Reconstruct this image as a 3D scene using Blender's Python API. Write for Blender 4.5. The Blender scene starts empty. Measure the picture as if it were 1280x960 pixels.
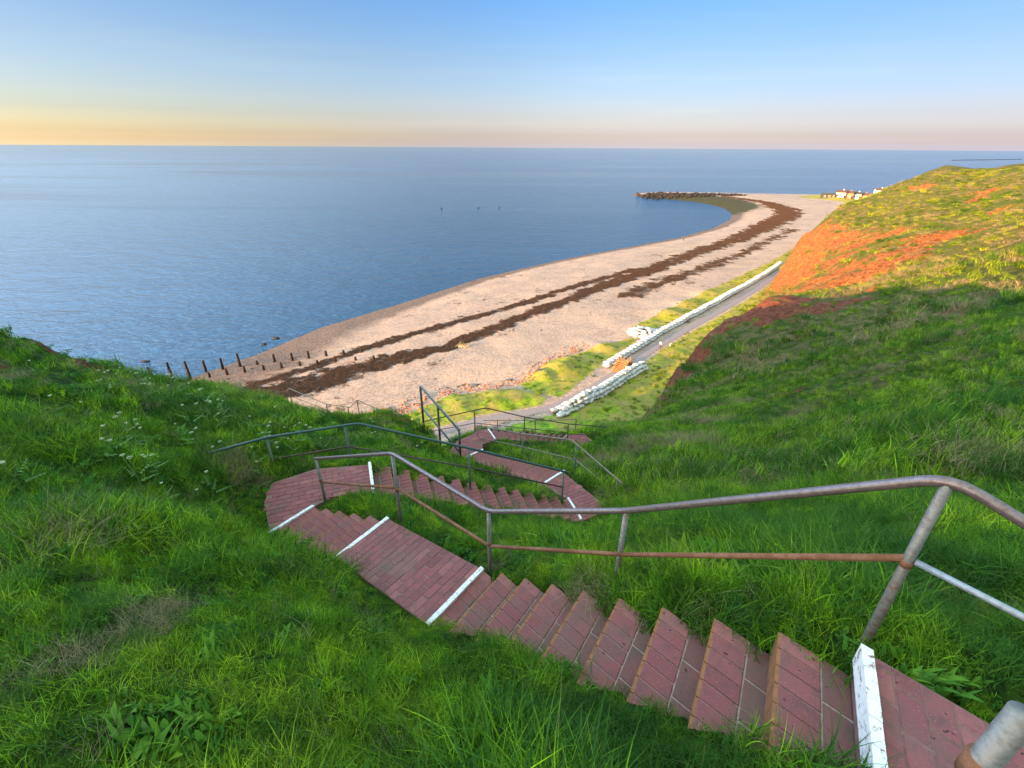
import bpy, bmesh, math, random
import numpy as np
from mathutils import Vector, Matrix
random.seed(7)
rng = np.random.default_rng(11)
scene = bpy.context.scene
C = scene.collection
EYE = 44.0                                   # eye height above the sea
# ---------------------------------------------------------------- camera
cam_d = bpy.data.cameras.new('camera'); cam = bpy.data.objects.new('camera', cam_d); C.objects.link(cam)
cam_d.sensor_width = 36; cam_d.lens = 36*590/1280; cam_d.clip_start = .05; cam_d.clip_end = 90000
pitch = math.radians(26.64); roll = math.radians(.36)
fw = Vector((0, math.cos(pitch), -math.sin(pitch))); upv = Vector((0, math.sin(pitch), math.cos(pitch))); rt = Vector((1,0,0))
cr = rt*math.cos(roll)+upv*math.sin(roll); cu = -rt*math.sin(roll)+upv*math.cos(roll)
M = Matrix((cr, cu, -fw)).transposed().to_4x4(); M.translation = (0,0,EYE)
cam.matrix_world = M
scene.camera = cam
# ---------------------------------------------------------------- sky and sun
TO_SUN = Vector((-.85,-.53,0)).normalized(); ELEV = math.radians(7.0)
w = bpy.data.worlds.new('World'); scene.world = w; w.use_nodes = True
nt = w.node_tree; nt.nodes.clear()
ZEN = (5.4,3.9,2.1)
out = nt.nodes.new('ShaderNodeOutputWorld'); bg = nt.nodes.new('ShaderNodeBackground'); sky = nt.nodes.new('ShaderNodeTexSky')
sky.sky_type = 'NISHITA'; sky.sun_disc = False; sky.sun_elevation = ELEV
sky.sun_rotation = math.atan2(TO_SUN.x, TO_SUN.y) % (2*math.pi)
sky.altitude = 50; sky.air_density = 1.0; sky.dust_density = 1.2; sky.ozone_density = 2.0
bg.inputs['Strength'].default_value = .15
# evening tint of the sky: warm low on the left, lilac low ahead, deeper blue above, unseen sky above the view brightened as added fill
tc = nt.nodes.new('ShaderNodeTexCoord'); sx = nt.nodes.new('ShaderNodeSeparateXYZ'); nt.links.new(tc.outputs['Generated'], sx.inputs[0])
def wramp(src, stops):
    r = nt.nodes.new('ShaderNodeValToRGB'); e = r.color_ramp.elements
    while len(e) < len(stops): e.new(.5)
    for i, (p, c) in enumerate(stops): e[i].position = p; e[i].color = (*[k/5 for k in c], 1)
    nt.links.new(src, r.inputs[0]); return r.outputs[0]
def wmix(f, a, b, mode='MIX'):
    m = nt.nodes.new('ShaderNodeMix'); m.data_type = 'RGBA'; m.blend_type = mode; m.clamp_result = False
    for s_, v_ in ((m.inputs[0], f), (m.inputs[6], a), (m.inputs[7], b)):
        if isinstance(v_, (int, float)): s_.default_value = v_
        elif isinstance(v_, tuple): s_.default_value = (*v_, 1)
        else: nt.links.new(v_, s_)
    return m.outputs[2]
def wmap(src, a, b):
    m = nt.nodes.new('ShaderNodeMapRange'); m.interpolation_type = 'SMOOTHSTEP'; m.inputs[1].default_value = a; m.inputs[2].default_value = b; nt.links.new(src, m.inputs[0]); return m.outputs[0]
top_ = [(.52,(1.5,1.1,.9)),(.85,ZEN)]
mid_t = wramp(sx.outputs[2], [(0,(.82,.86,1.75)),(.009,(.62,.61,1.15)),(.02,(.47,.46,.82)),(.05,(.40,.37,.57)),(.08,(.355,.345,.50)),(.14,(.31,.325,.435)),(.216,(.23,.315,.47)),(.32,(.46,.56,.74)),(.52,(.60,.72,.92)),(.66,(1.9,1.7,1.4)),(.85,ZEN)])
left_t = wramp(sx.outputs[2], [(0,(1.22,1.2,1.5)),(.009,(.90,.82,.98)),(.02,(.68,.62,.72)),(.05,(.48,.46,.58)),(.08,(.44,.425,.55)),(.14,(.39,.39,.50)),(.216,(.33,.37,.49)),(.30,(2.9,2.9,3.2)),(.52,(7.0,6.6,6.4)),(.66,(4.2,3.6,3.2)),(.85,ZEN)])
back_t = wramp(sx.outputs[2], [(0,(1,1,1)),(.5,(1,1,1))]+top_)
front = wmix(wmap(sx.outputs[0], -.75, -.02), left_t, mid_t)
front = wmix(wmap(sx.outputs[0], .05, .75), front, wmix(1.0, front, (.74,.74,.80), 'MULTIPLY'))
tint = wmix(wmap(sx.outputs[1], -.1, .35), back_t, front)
mpw = nt.nodes.new('ShaderNodeMapping'); mpw.inputs['Scale'].default_value = (1.3,1.3,22); mpw.inputs['Rotation'].default_value = (.03,.02,0); nt.links.new(tc.outputs['Generated'], mpw.inputs[0])
wis = nt.nodes.new('ShaderNodeTexNoise'); wis.inputs['Scale'].default_value = 1.6; wis.inputs['Detail'].default_value = 5; nt.links.new(mpw.outputs[0], wis.inputs['Vector'])
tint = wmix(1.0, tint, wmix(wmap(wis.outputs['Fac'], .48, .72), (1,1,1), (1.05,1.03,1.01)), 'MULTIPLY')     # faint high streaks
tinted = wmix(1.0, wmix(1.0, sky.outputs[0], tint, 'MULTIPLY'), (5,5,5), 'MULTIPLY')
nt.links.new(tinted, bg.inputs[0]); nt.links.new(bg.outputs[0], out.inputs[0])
sd = bpy.data.lights.new('sun', 'SUN'); so = bpy.data.objects.new('sun', sd); C.objects.link(so)
sd.energy = 4.7; sd.angle = math.radians(.5); sd.color = (1.0,.49,.17)
dirv = -(TO_SUN*math.cos(ELEV)+Vector((0,0,math.sin(ELEV))))
so.rotation_euler = dirv.to_track_quat('-Z','Y').to_euler()
scene.view_settings.view_transform = 'Standard'; scene.view_settings.look = 'None'; scene.view_settings.gamma = 1
scene.view_settings.use_curve_mapping = False; scene.view_settings.exposure = 2.35
scene.render.engine = 'CYCLES'
scene.cycles.max_bounces = 5; scene.cycles.diffuse_bounces = 3; scene.cycles.glossy_bounces = 2; scene.cycles.transmission_bounces = 2; scene.cycles.transparent_max_bounces = 4
# ---------------------------------------------------------------- terrain (heights relative to eye level)
def vnoise(x, y, seed=0):
    xi = np.floor(x).astype(np.int64); yi = np.floor(y).astype(np.int64)
    xf = x - xi; yf = y - yi
    u = xf*xf*(3-2*xf); v = yf*yf*(3-2*yf)
    def h(a, b):
        n = (a*374761393 + b*668265263 + seed*1442695041) & 0xffffffff
        n = ((n ^ (n >> 13))*1274126177) & 0xffffffff
        return ((n ^ (n >> 16)) & 0xffff)/65535.0
    return (h(xi,yi)*(1-u)+h(xi+1,yi)*u)*(1-v) + (h(xi,yi+1)*(1-u)+h(xi+1,yi+1)*u)*v
def fbm(x, y, o=4, seed=0):
    s = 0; a = 1; t = 0
    for i in range(o):
        s = s + a*(vnoise(x, y, seed+i)-.5); t += a; a *= .5; x = x*2.03+7.1; y = y*2.03+3.3
    return s/t*2
def sstep(a, b, x):
    t = np.clip((x-a)/(b-a), 0, 1); return t*t*(3-2*t)
CTRL = [
 # under and around the zigzag steps
 (1.7,1.46,-2.3),(1.2,.75,-2.2),(2.3,.8,-2.25),(1.0,.2,-2.0),(.95,1.0,-2.38),(.6,1.6,-2.75),(0.7,2.5,-3.35),(0.2,1.9,-3.0),(-.3,3.55,-4.15),(-.85,2.8,-4.0),(-1.63,4.78,-4.55),(-2.1,4.1,-4.35),
 (-3.16,5.86,-5.3),(-3.6,5.3,-5.1),(-4.2,6.4,-5.2),(-3.3,6.9,-5.4),(-2.5,6.6,-5.4),(-1.2,5.9,-5.75),(-.6,7.1,-6.3),(0.2,6.2,-6.0),(1.4,8.3,-7.55),(1.3,6.9,-6.95),(0.6,7.2,-6.95),(-.3,6.7,-6.45),(2.1,8.5,-7.6),
 (1.0,5.0,-5.0),(2.2,4.5,-4.2),(2.6,6.5,-5.8),(2.1,9.7,-8.0),(1.1,9.6,-7.6),(0,9.0,-7.9),(0,11.5,-8.7),(-.9,11.8,-9.0),(.5,12.6,-9.1),(-1.3,13.7,-9.75),(-2.3,13.9,-9.8),(-2.35,12.95,-8.9),(-1.8,12.5,-9.1),(-1.2,15.2,-9.8),(0.3,13.8,-9.7),(1.4,15.3,-10.6),(.8,16.3,-10.8),
 (2.4,17.8,-11.8),(3.4,17.6,-11.8),(3.2,15,-10.9),(-2.2,10.5,-7.5),
 # lawn to the left and under the eye; unseen rise behind left added to shade the foreground
 (0,0,-1.95),(-1.8,.88,-1.95),(0,1.0,-2.35),(-1.2,2.0,-2.8),(-2.5,2.7,-3.05),(-2.3,1.9,-2.5),(-4,1.5,-2.35),(-3.5,3.8,-3.55),(-5.5,4.2,-2.95),(-5,5.2,-3.9),(-5.3,6.6,-4.6),(-8.1,6.7,-3.36),
 (-5.0,8.0,-5.0),(-3.6,8.3,-5.5),(-1.8,8.6,-6.3),(-12,10.6,-3.95),(-9.95,11.2,-5.6),(-7.5,11.6,-6.4),(-8.2,9.2,-4.85),(-5.3,12.6,-7.35),(-2.7,12.2,-7.55),(-3.8,12.6,-7.25),(-4.0,10.5,-6.8),
 (-12,2,-2.5),(-18,8,-4.2),(-6,-1,-1.5),(-3,-2,-1.6),(0,-3,-1.5),(5,-3,-1.3),(4,0,-1.9),(-7,-5,.2),(-10,-7,.9),(-14,-9.5,1.2),(-20,-12,.8),(-13,-5,.1),(-15,-3,-1.2),(-3.5,-3.5,-1.1),(-22,0,-2.8),(0,-12,0),(20,-12,-1),(-25,-18,0),
 # seaward fall of the left spur, its unseen ridge raised to throw shade on the right slope
 (-15,14.5,-7.5),(-20,22,-11.5),(-25,30,-17),(-12,17,-9.2),(-9,20,-12.5),(-14,26,-17),(-17,35,-24),(-22,45,-34),(-24,53,-41),(-30,15,-6.5),(-38,20,-11),(-31,36,-29.5),(-40,36,-36),(-50,25,-32),(-30,0,-3.5),(-42,0,-12),(-58,0,-38),(-60,20,-44),(-45,45,-43),(-40,-25,-8),(-60,-30,-40),
 (-6,17,-12),(-3,21,-16),(-8,28,-22),(-5,38,-32),(-5,48,-40),(-10,55,-42.5),(0,22,-15.5),(0,30,-23),(0,40,-33),(2,50,-40.5),(-30,60,-44),(10,62,-42.5),(0,60,-43),
 # gully and the shaded slope on the right
 (1.9,1.3,-2.25),(3.9,2.6,-2.85),(3,1.4,-2.3),(6.2,6.4,-4.9),(10.8,8.8,-4.8),(14,15.8,-8.5),(24,21,-7.3),(41,38,-9.4),(35,43,-14.6),(41,51,-15.4),(5.2,8,-6.4),(8.9,14.3,-9.5),(14.7,24.6,-13.4),(25.2,44,-19.3),(30.5,55.4,-18.9),(32.5,60,-18.7),(37.8,59.7,-18.6),(29.6,63,-21.3),(26.8,62,-23.4),(22,57,-25.4),(19,51.6,-26.7),(15.5,43.5,-25),(40,73,-21.5),(34.6,64,-19.3),
 (4.5,8.8,-6.9),(3.3,9.6,-7.75),(7.3,15.1,-10),(13.4,29,-15.8),(23.6,53,-23.6),(6.1,16,-10.5),(10.5,28,-16.8),(16.5,44,-23.8),(22.5,62,-34),(3.5,15.8,-10.8),(5.4,24.5,-15.2),(8,36,-24),(10,46,-33),(12,55,-40.5),(16,62,-41),(4,18.6,-12),(2.5,19.5,-13),(7,20.5,-12.8),
 (18,56,-33),(24,66,-37.5),(30,74,-38.8),(36,76,-31.5),(28,73,-40.3),(37.5,91,-39.5),(44,86,-31),(44,96,-38.8),(52,106,-38.7),(62.5,122,-38.3),(58,110,-35),(84.6,153,-39.6),
 # sunlit cliff
 (94.6,161,-26),(115,176,-17.5),(142,190,-10.8),(170,205,-5.5),(86,113,-19),(72,117,-29.5),(81,87.6,-14.9),(65,62,-10.5),(108,107,-10.5),(119,133,-12.5),(115,154,-15.5),(152,175,-7.0),(163,165,-4.2),(56,92,-26.5),(60,80,-20),(100,140,-20),(84,138,-30),
 (200,150,-1.8),(150,100,-4),(100,60,-4),(60,30,-3.5),(30,8,-2.5),(15,0,-2),(40,0,-1.5),(100,0,-2),(200,50,-3),(260,120,-4),(230,210,-4),(50,15,-2),(16,9,-3.6),
 (98,172,-40),(110,190,-40),(130,215,-40),(160,235,-30),(175,260,-41),(220,300,-41),(260,280,-22),(300,330,-42),(300,220,-8),
]
def _warp(x, y):
    r = np.sqrt(x*x+y*y)+1e-6; f = np.arcsinh(r/4.0)/r
    return x*f, y*f
_cx = np.array([c[0] for c in CTRL], float); _cy = np.array([c[1] for c in CTRL], float); _cz = np.array([c[2] for c in CTRL], float)
_wx, _wy = _warp(_cx, _cy)
def _k(d2): return np.sqrt(d2+.0016)
_A = _k((_wx[:,None]-_wx[None])**2+(_wy[:,None]-_wy[None])**2) - 0.004*np.eye(len(CTRL))
_n = len(CTRL); _M = np.zeros((_n+3,_n+3)); _M[:_n,:_n] = _A; _M[:_n,_n] = 1; _M[:_n,_n+1] = _wx; _M[:_n,_n+2] = _wy; _M[_n:,:_n] = _M[:_n,_n:].T
_W = np.linalg.solve(_M, np.concatenate([_cz,[0,0,0]]))
def base_height(x, y):
    sh = np.shape(x); x = np.ravel(np.asarray(x,float)); y = np.ravel(np.asarray(y,float)); out = np.empty(len(x))
    for i in range(0, len(x), 20000):
        u, v = _warp(x[i:i+20000], y[i:i+20000])
        out[i:i+20000] = _k((u[:,None]-_wx)**2+(v[:,None]-_wy)**2)@_W[:_n] + _W[_n]+_W[_n+1]*u+_W[_n+2]*v
    return out.reshape(sh)
# centre lines of the steps: x, y, z, half width
STEPS = [[(2.2,-.6,-2.15,.8),(2.0,.5,-2.15,.6),(1.56,1.19,-2.15,.32),(-.5,3.27,-3.95,.34),(-1.83,4.48,-4.4,.36),(-3.35,5.6,-5.15,.33),(-3.45,6.25,-5.15,.45),(-2.43,6.6,-5.15,.34),(1.45,8.3,-7.36,.32)],
         [(1.45,8.3,-7.36,.32),(1.6,8.65,-7.36,.42),(1.05,9.48,-7.36,.36),(-1.3,13.65,-9.57,.33),(-1.5,14.3,-9.57,.5),(-.75,14.9,-9.57,.36),(2.36,17.8,-11.6,.32),(3.2,17.6,-11.6,.4)]]
def steps_field(x, y):
    """distance outside the paved strip and the paving height there"""
    best = np.full(np.shape(x), 1e9); zz = np.zeros(np.shape(x))
    for L in STEPS:
        for a, b in zip(L[:-1], L[1:]):
            dx, dy = b[0]-a[0], b[1]-a[1]; t = np.clip(((x-a[0])*dx+(y-a[1])*dy)/(dx*dx+dy*dy), 0, 1)
            d = np.hypot(x-a[0]-t*dx, y-a[1]-t*dy) - (a[3]+(b[3]-a[3])*t)
            z = a[2]+(b[2]-a[2])*t
            m = d < best; best = np.where(m, d, best); zz = np.where(m, z, zz)
    return best, zz
def hill_height(x, y, detail=True):
    z = base_height(x, y)
    r = np.hypot(x, y)
    if detail:
        cl = sstep(60, 100, r)
        z = z + fbm(x/1.7, y/1.7, 3, 5)*.17*sstep(1.5,5,r) + fbm(x/.6, y/.6, 2, 15)*.055*sstep(.8,2,r)*(r < 25) + fbm(x/6, y/6, 4, 9)*.35*sstep(5,25,r) + fbm(x/11, y/11, 5, 12)*1.1*cl
    d, zp = steps_field(x, y)
    w = 1-sstep(.0, .9, d)
    z = z*(1-w) + (zp-.09-.30*sstep(.0, -.12, d))*w
    bank = np.exp(-((d-.30)/.25)**2)*.09
    return z + bank*(r < 30)
# ---------------------------------------------------------------- beach heights
SHORE = [(-90,52),(-74.4,78.2),(-67.8,89.8),(-59.2,103.9),(-52.0,120.8),(-35.2,143.0),(-12.2,175.8),(20.7,209.0),(54.7,237.7),(92.1,269.0),(122.0,301.6),(149.3,341.9),(164.4,373.0),(174.6,415.2),(172,452),(155,484),(130,500),(124,520),(128,545),(150,562),(191.8,562),(264,550),(335.6,540),(382,531),(600,470),(1200,500)]
LAND = SHORE + [(1200,-300),(-110,-300),(-110,0)]
def seg_dist(x, y, pts):
    best = np.full(np.shape(x), 1e9); par = np.zeros(np.shape(x)); acc = 0
    for a, b in zip(pts[:-1], pts[1:]):
        dx, dy = b[0]-a[0], b[1]-a[1]; L = math.hypot(dx,dy)
        t = np.clip(((x-a[0])*dx+(y-a[1])*dy)/(L*L), 0, 1); d = np.hypot(x-a[0]-t*dx, y-a[1]-t*dy)
        m = d < best; best = np.where(m, d, best); par = np.where(m, acc+t*L, par); acc += L
    return best, par
def inside(x, y, poly):
    r = np.zeros(np.shape(x), bool); n = len(poly)
    for i in range(n):
        x1,y1 = poly[i][:2]; x2,y2 = poly[(i+1)%n][:2]
        if y1 == y2: continue
        c = ((y1 > y) != (y2 > y)) & (x < (x2-x1)*(y-y1)/(y2-y1)+x1)
        r ^= c
    return r
PATH = [(-30,57),(-20,60),(-11.9,62.8),(-3.9,66.8),(6.9,70.6),(14.0,77.0),(23.7,88.1),(32.6,99.0),(43.4,110.6),(56.8,124.9),(77.3,147.7),(98.5,173.4),(122,202),(170,262),(250,380)]
GRASS = [[(-22,66),(-18.6,67.6),(-11.5,74.8),(0,77),(6,74.5),(5.4,70.5),(-5.4,68.2),(-10,64.3),(-22,60.5)],
         [(1.5,79.8),(8.2,90.5),(17.5,97),(27.9,104),(29.2,100.5),(20,91),(12,79),(8.7,74.6),(2.9,76)],
         [(30,112),(46.9,129.5),(76.1,161.5),(100.8,187.5),(130,222),(128,214),(94,172),(62.3,136.5),(43.7,117.5),(31.5,107)],
         [(-30,52),(-10,60),(8,69.0),(16,77.0),(25.1,87.2),(34.5,98.7),(45.4,110.3),(70.3,137.3),(91,162),(124,200),(150,190),(60,60),(0,40),(-30,40)],
         [(278,430),(262,470),(300,500),(420,500),(420,400),(300,400)]]
def grass_mask(x, y):
    g = np.zeros(np.shape(x))
    for P in GRASS:
        ins = inside(x, y, P); d, _ = seg_dist(x, y, P+[P[0]])
        g = np.maximum(g, np.clip(.5+np.where(ins, d, -d)/2.4, 0, 1))
    dp, _ = seg_dist(x, y, PATH)
    return g*sstep(1.1, 1.9, dp)
MOUNDS = [(9.5,86,2.6,1.7),(6,82.8,1.8,1.3),(12,89.5,2.0,1.3),(-3,74.5,4,.7),(-9,72,3,.5),(2,75,2.6,.5),(50,130.5,4.5,.9),(42,122,4,.9),(60,142,5,.9),(20,98,2.6,.7),(-5.5,97.7,.1,0),(13,70,2,.5),(300,470,14,3),(285,445,8,2)]
def beach_height(x, y, detail=True):
    d, par = seg_dist(x, y, SHORE); s = np.where(inside(x, y, LAND), d, -d)
    z = np.where(s > 0, -44+4.25*(1-np.exp(-np.maximum(s,0)/26)), -44+np.maximum(s,-60)*.09)
    dp, _ = seg_dist(x, y, PATH); off = sstep(1.6, 4, dp)
    if detail:
        z = z + (fbm(x/9, y/9, 4, 31)*.22 + fbm(x/2.2, y/2.2, 3, 37)*.05*sstep(0,8,s))*off*sstep(-2,6,s)
        g = grass_mask(x, y); z = z + g*off*(.22+fbm(x/3, y/3, 3, 41)*.35)
        for mx, my, r, h in MOUNDS: z = z + h*np.exp(-((x-mx)**2+(y-my)**2)/(r*r))*off
    return z
def bz(x, y): return float(beach_height(np.array([float(x)]), np.array([float(y)]))[0])
def hz(x, y): return float(hill_height(np.array([float(x)]), np.array([float(y)]))[0])
# ---------------------------------------------------------------- node helpers
def mat(name):
    m = bpy.data.materials.new(name); m.use_nodes = True; m.node_tree.nodes.clear(); return m, m.node_tree
def N(nt, typ, **kw):
    n = nt.nodes.new(typ)
    for k, v in kw.items():
        if k.startswith('i_'): n.inputs[k[2:].replace('_',' ')].default_value = v
        else: setattr(n, k, v)
    return n
def L(nt, a, b): nt.links.new(a, b)
def noise(nt, vec, scale, detail=4, rough=.55, dist=0):
    n = N(nt, 'ShaderNodeTexNoise'); n.inputs['Scale'].default_value = scale; n.inputs['Detail'].default_value = detail
    n.inputs['Roughness'].default_value = rough; n.inputs['Distortion'].default_value = dist
    L(nt, vec, n.inputs['Vector']); return n.outputs['Fac']
def ramp(nt, fac, stops):
    r = N(nt, 'ShaderNodeValToRGB'); e = r.color_ramp.elements
    while len(e) < len(stops): e.new(.5)
    for i, (p, c) in enumerate(stops):
        e[i].position = p; e[i].color = (c[0],c[1],c[2],1) if isinstance(c, tuple) else (c,c,c,1)
    L(nt, fac, r.inputs[0]); return r.outputs[0]
def mix(nt, f, a, b, mode='MIX'):
    m = N(nt, 'ShaderNodeMix', data_type='RGBA', blend_type=mode)
    for s, v in ((m.inputs[0], f), (m.inputs[6], a), (m.inputs[7], b)):
        if isinstance(v, (int,float)): s.default_value = v
        elif isinstance(v, tuple): s.default_value = (*v,1)
        else: L(nt, v, s)
    return m.outputs[2]
def mth(nt, op, a, b=0.0, c=None):
    m = N(nt, 'ShaderNodeMath', operation=op)
    for i, v in enumerate((a,b) if c is None else (a,b,c)):
        if isinstance(v, (int,float)): m.inputs[i].default_value = v
        else: L(nt, v, m.inputs[i])
    return m.outputs[0]
def pos(nt): return N(nt, 'ShaderNodeNewGeometry').outputs['Position']
def objc(nt): return N(nt, 'ShaderNodeTexCoord').outputs['Object']
def attr(nt, name): return N(nt, 'ShaderNodeAttribute', attribute_name=name).outputs['Fac']
def bump(nt, h, strength, dist, normal=None):
    b = N(nt, 'ShaderNodeBump'); b.inputs['Strength'].default_value = strength; b.inputs['Distance'].default_value = dist
    L(nt, h, b.inputs['Height'])
    if normal is not None: L(nt, normal, b.inputs['Normal'])
    return b.outputs[0]
def principled(nt, col, rough=.8, normal=None, metal=0, spec=.3):
    p = N(nt, 'ShaderNodeBsdfPrincipled'); o = N(nt, 'ShaderNodeOutputMaterial')
    for s, v in ((p.inputs['Base Color'], col), (p.inputs['Roughness'], rough), (p.inputs['Metallic'], metal)):
        if isinstance(v, (int,float)): s.default_value = v
        elif isinstance(v, tuple): s.default_value = (*v,1)
        else: L(nt, v, s)
    p.inputs['Specular IOR Level'].default_value = spec
    if normal is not None: L(nt, normal, p.inputs['Normal'])
    L(nt, p.outputs[0], o.inputs[0]); return p
def green(nt, P):
    """the colour of the turf, drifting from deep to yellowish green, straw here and there"""
    n1 = noise(nt, P, .55, 4, .6); n2 = noise(nt, P, 2.6, 3, .6); n3 = noise(nt, P, .13, 3, .5)
    s = mth(nt, 'ADD', mth(nt, 'MULTIPLY', n1, .5), mth(nt, 'MULTIPLY', n2, .5))
    c = ramp(nt, s, [(.39,(.026,.090,.008)),(.46,(.075,.210,.010)),(.53,(.155,.330,.012)),(.61,(.29,.43,.018))])
    c = mix(nt, ramp(nt, n3, [(.5,0.0),(.68,.5)]), c, (.14,.19,.03))
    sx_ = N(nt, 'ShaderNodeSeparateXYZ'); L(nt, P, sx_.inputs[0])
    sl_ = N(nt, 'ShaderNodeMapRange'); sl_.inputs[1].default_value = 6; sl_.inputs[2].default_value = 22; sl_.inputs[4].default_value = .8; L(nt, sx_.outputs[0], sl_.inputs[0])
    c = mix(nt, sl_.outputs[0], c, mix(nt, 1.0, c, (.66,.58,.95), 'MULTIPLY'))  # shade of the right-hand slope painted into the turf: darker, duller
    # drier, yellower growth on the cliff far from the gully
    ln = N(nt, 'ShaderNodeVectorMath', operation='LENGTH'); L(nt, P, ln.inputs[0])
    f = N(nt, 'ShaderNodeMapRange'); f.inputs[1].default_value = 62; f.inputs[2].default_value = 95; f.inputs[4].default_value = .75; L(nt, ln.outputs['Value'], f.inputs[0])
    yel = ramp(nt, mth(nt, 'ADD', mth(nt, 'MULTIPLY', noise(nt, P, .22, 5, .7), .6), mth(nt, 'MULTIPLY', noise(nt, P, 1.2, 3, .7), .4)), [(.38,(.10,.16,.010)),(.5,(.28,.29,.012)),(.62,(.44,.34,.045))])
    return mix(nt, f.outputs[0], c, yel)
# ---------------------------------------------------------------- materials
def make_grass_ground():
    m, nt = mat('hillside_turf_and_rock'); P = pos(nt)
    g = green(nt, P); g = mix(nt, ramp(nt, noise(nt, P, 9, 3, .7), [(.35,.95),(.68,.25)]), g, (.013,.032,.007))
    dry = attr(nt, 'dry'); nd = noise(nt, P, .8, 5, .65)
    g = mix(nt, mth(nt, 'MULTIPLY', dry, ramp(nt, nd, [(.42,0.0),(.6,.8)])), g, (.17,.15,.065))
    nr = noise(nt, P, .35, 6, .7); nr2 = noise(nt, P, 1.7, 5, .7)
    rock = ramp(nt, nr2, [(.34,(.13,.045,.020)),(.44,(.34,.115,.035)),(.55,(.44,.155,.045)),(.66,(.55,.30,.13))])
    crk = mth(nt, 'ABSOLUTE', mth(nt, 'SUBTRACT', noise(nt, P, .55, 6, .7), .5)); rock = mix(nt, ramp(nt, crk, [(0.0,.85),(.035,0.0)]), rock, (.075,.028,.015))  # shadow in the cracks painted as dark lines in the rock
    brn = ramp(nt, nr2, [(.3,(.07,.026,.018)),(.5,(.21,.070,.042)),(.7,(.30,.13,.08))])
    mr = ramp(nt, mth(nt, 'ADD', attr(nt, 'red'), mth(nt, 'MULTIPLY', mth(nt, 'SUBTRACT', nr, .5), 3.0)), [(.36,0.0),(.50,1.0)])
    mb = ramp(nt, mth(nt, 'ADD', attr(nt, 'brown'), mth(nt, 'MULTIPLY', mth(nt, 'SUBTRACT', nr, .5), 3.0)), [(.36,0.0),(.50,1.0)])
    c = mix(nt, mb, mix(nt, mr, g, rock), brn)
    h = mth(nt, 'ADD', noise(nt, P, .9, 10, .80), mth(nt, 'MULTIPLY', noise(nt, P, 5, 4, .75), .35))
    principled(nt, c, .95, bump(nt, h, 1.0, 1.0), spec=.1); return m
def make_blade(name, tint=None, straw=False):
    m, nt = mat(name); P = pos(nt); g = N(nt, 'ShaderNodeNewGeometry'); o = N(nt, 'ShaderNodeOutputMaterial')
    rnd = g.outputs['Random Per Island']
    if straw: c = ramp(nt, rnd, [(0.0,(.26,.21,.10)),(.5,(.34,.29,.16)),(1.0,(.16,.14,.07))])
    else:
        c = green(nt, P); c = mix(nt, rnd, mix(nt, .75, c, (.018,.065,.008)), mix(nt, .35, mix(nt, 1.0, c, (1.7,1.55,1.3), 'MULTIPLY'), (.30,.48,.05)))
        oi = N(nt, 'ShaderNodeObjectInfo'); c = mix(nt, 1.0, c, ramp(nt, oi.outputs['Random'], [(0.0,(.22,.27,.27)),(.35,(.55,.62,.5)),(.75,(1.0,1.0,.8)),(1.0,(1.15,1.05,.7))]), 'MULTIPLY'); c = mix(nt, 1.0, c, (1.35,1.35,1.2), 'MULTIPLY')
        c = mix(nt, ramp(nt, rnd, [(.95,0.0),(.96,.7)]), c, (.30,.30,.13))
    if tint: c = mix(nt, .7, c, tint)
    p = N(nt, 'ShaderNodeBsdfPrincipled'); p.inputs['Roughness'].default_value = .6; p.inputs['Specular IOR Level'].default_value = .12
    t = N(nt, 'ShaderNodeBsdfTranslucent'); mx = N(nt, 'ShaderNodeMixShader'); mx.inputs[0].default_value = .42
    L(nt, c, p.inputs['Base Color']); L(nt, c, t.inputs['Color']); L(nt, p.outputs[0], mx.inputs[1]); L(nt, t.outputs[0], mx.inputs[2]); L(nt, mx.outputs[0], o.inputs[0])
    return m
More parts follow.
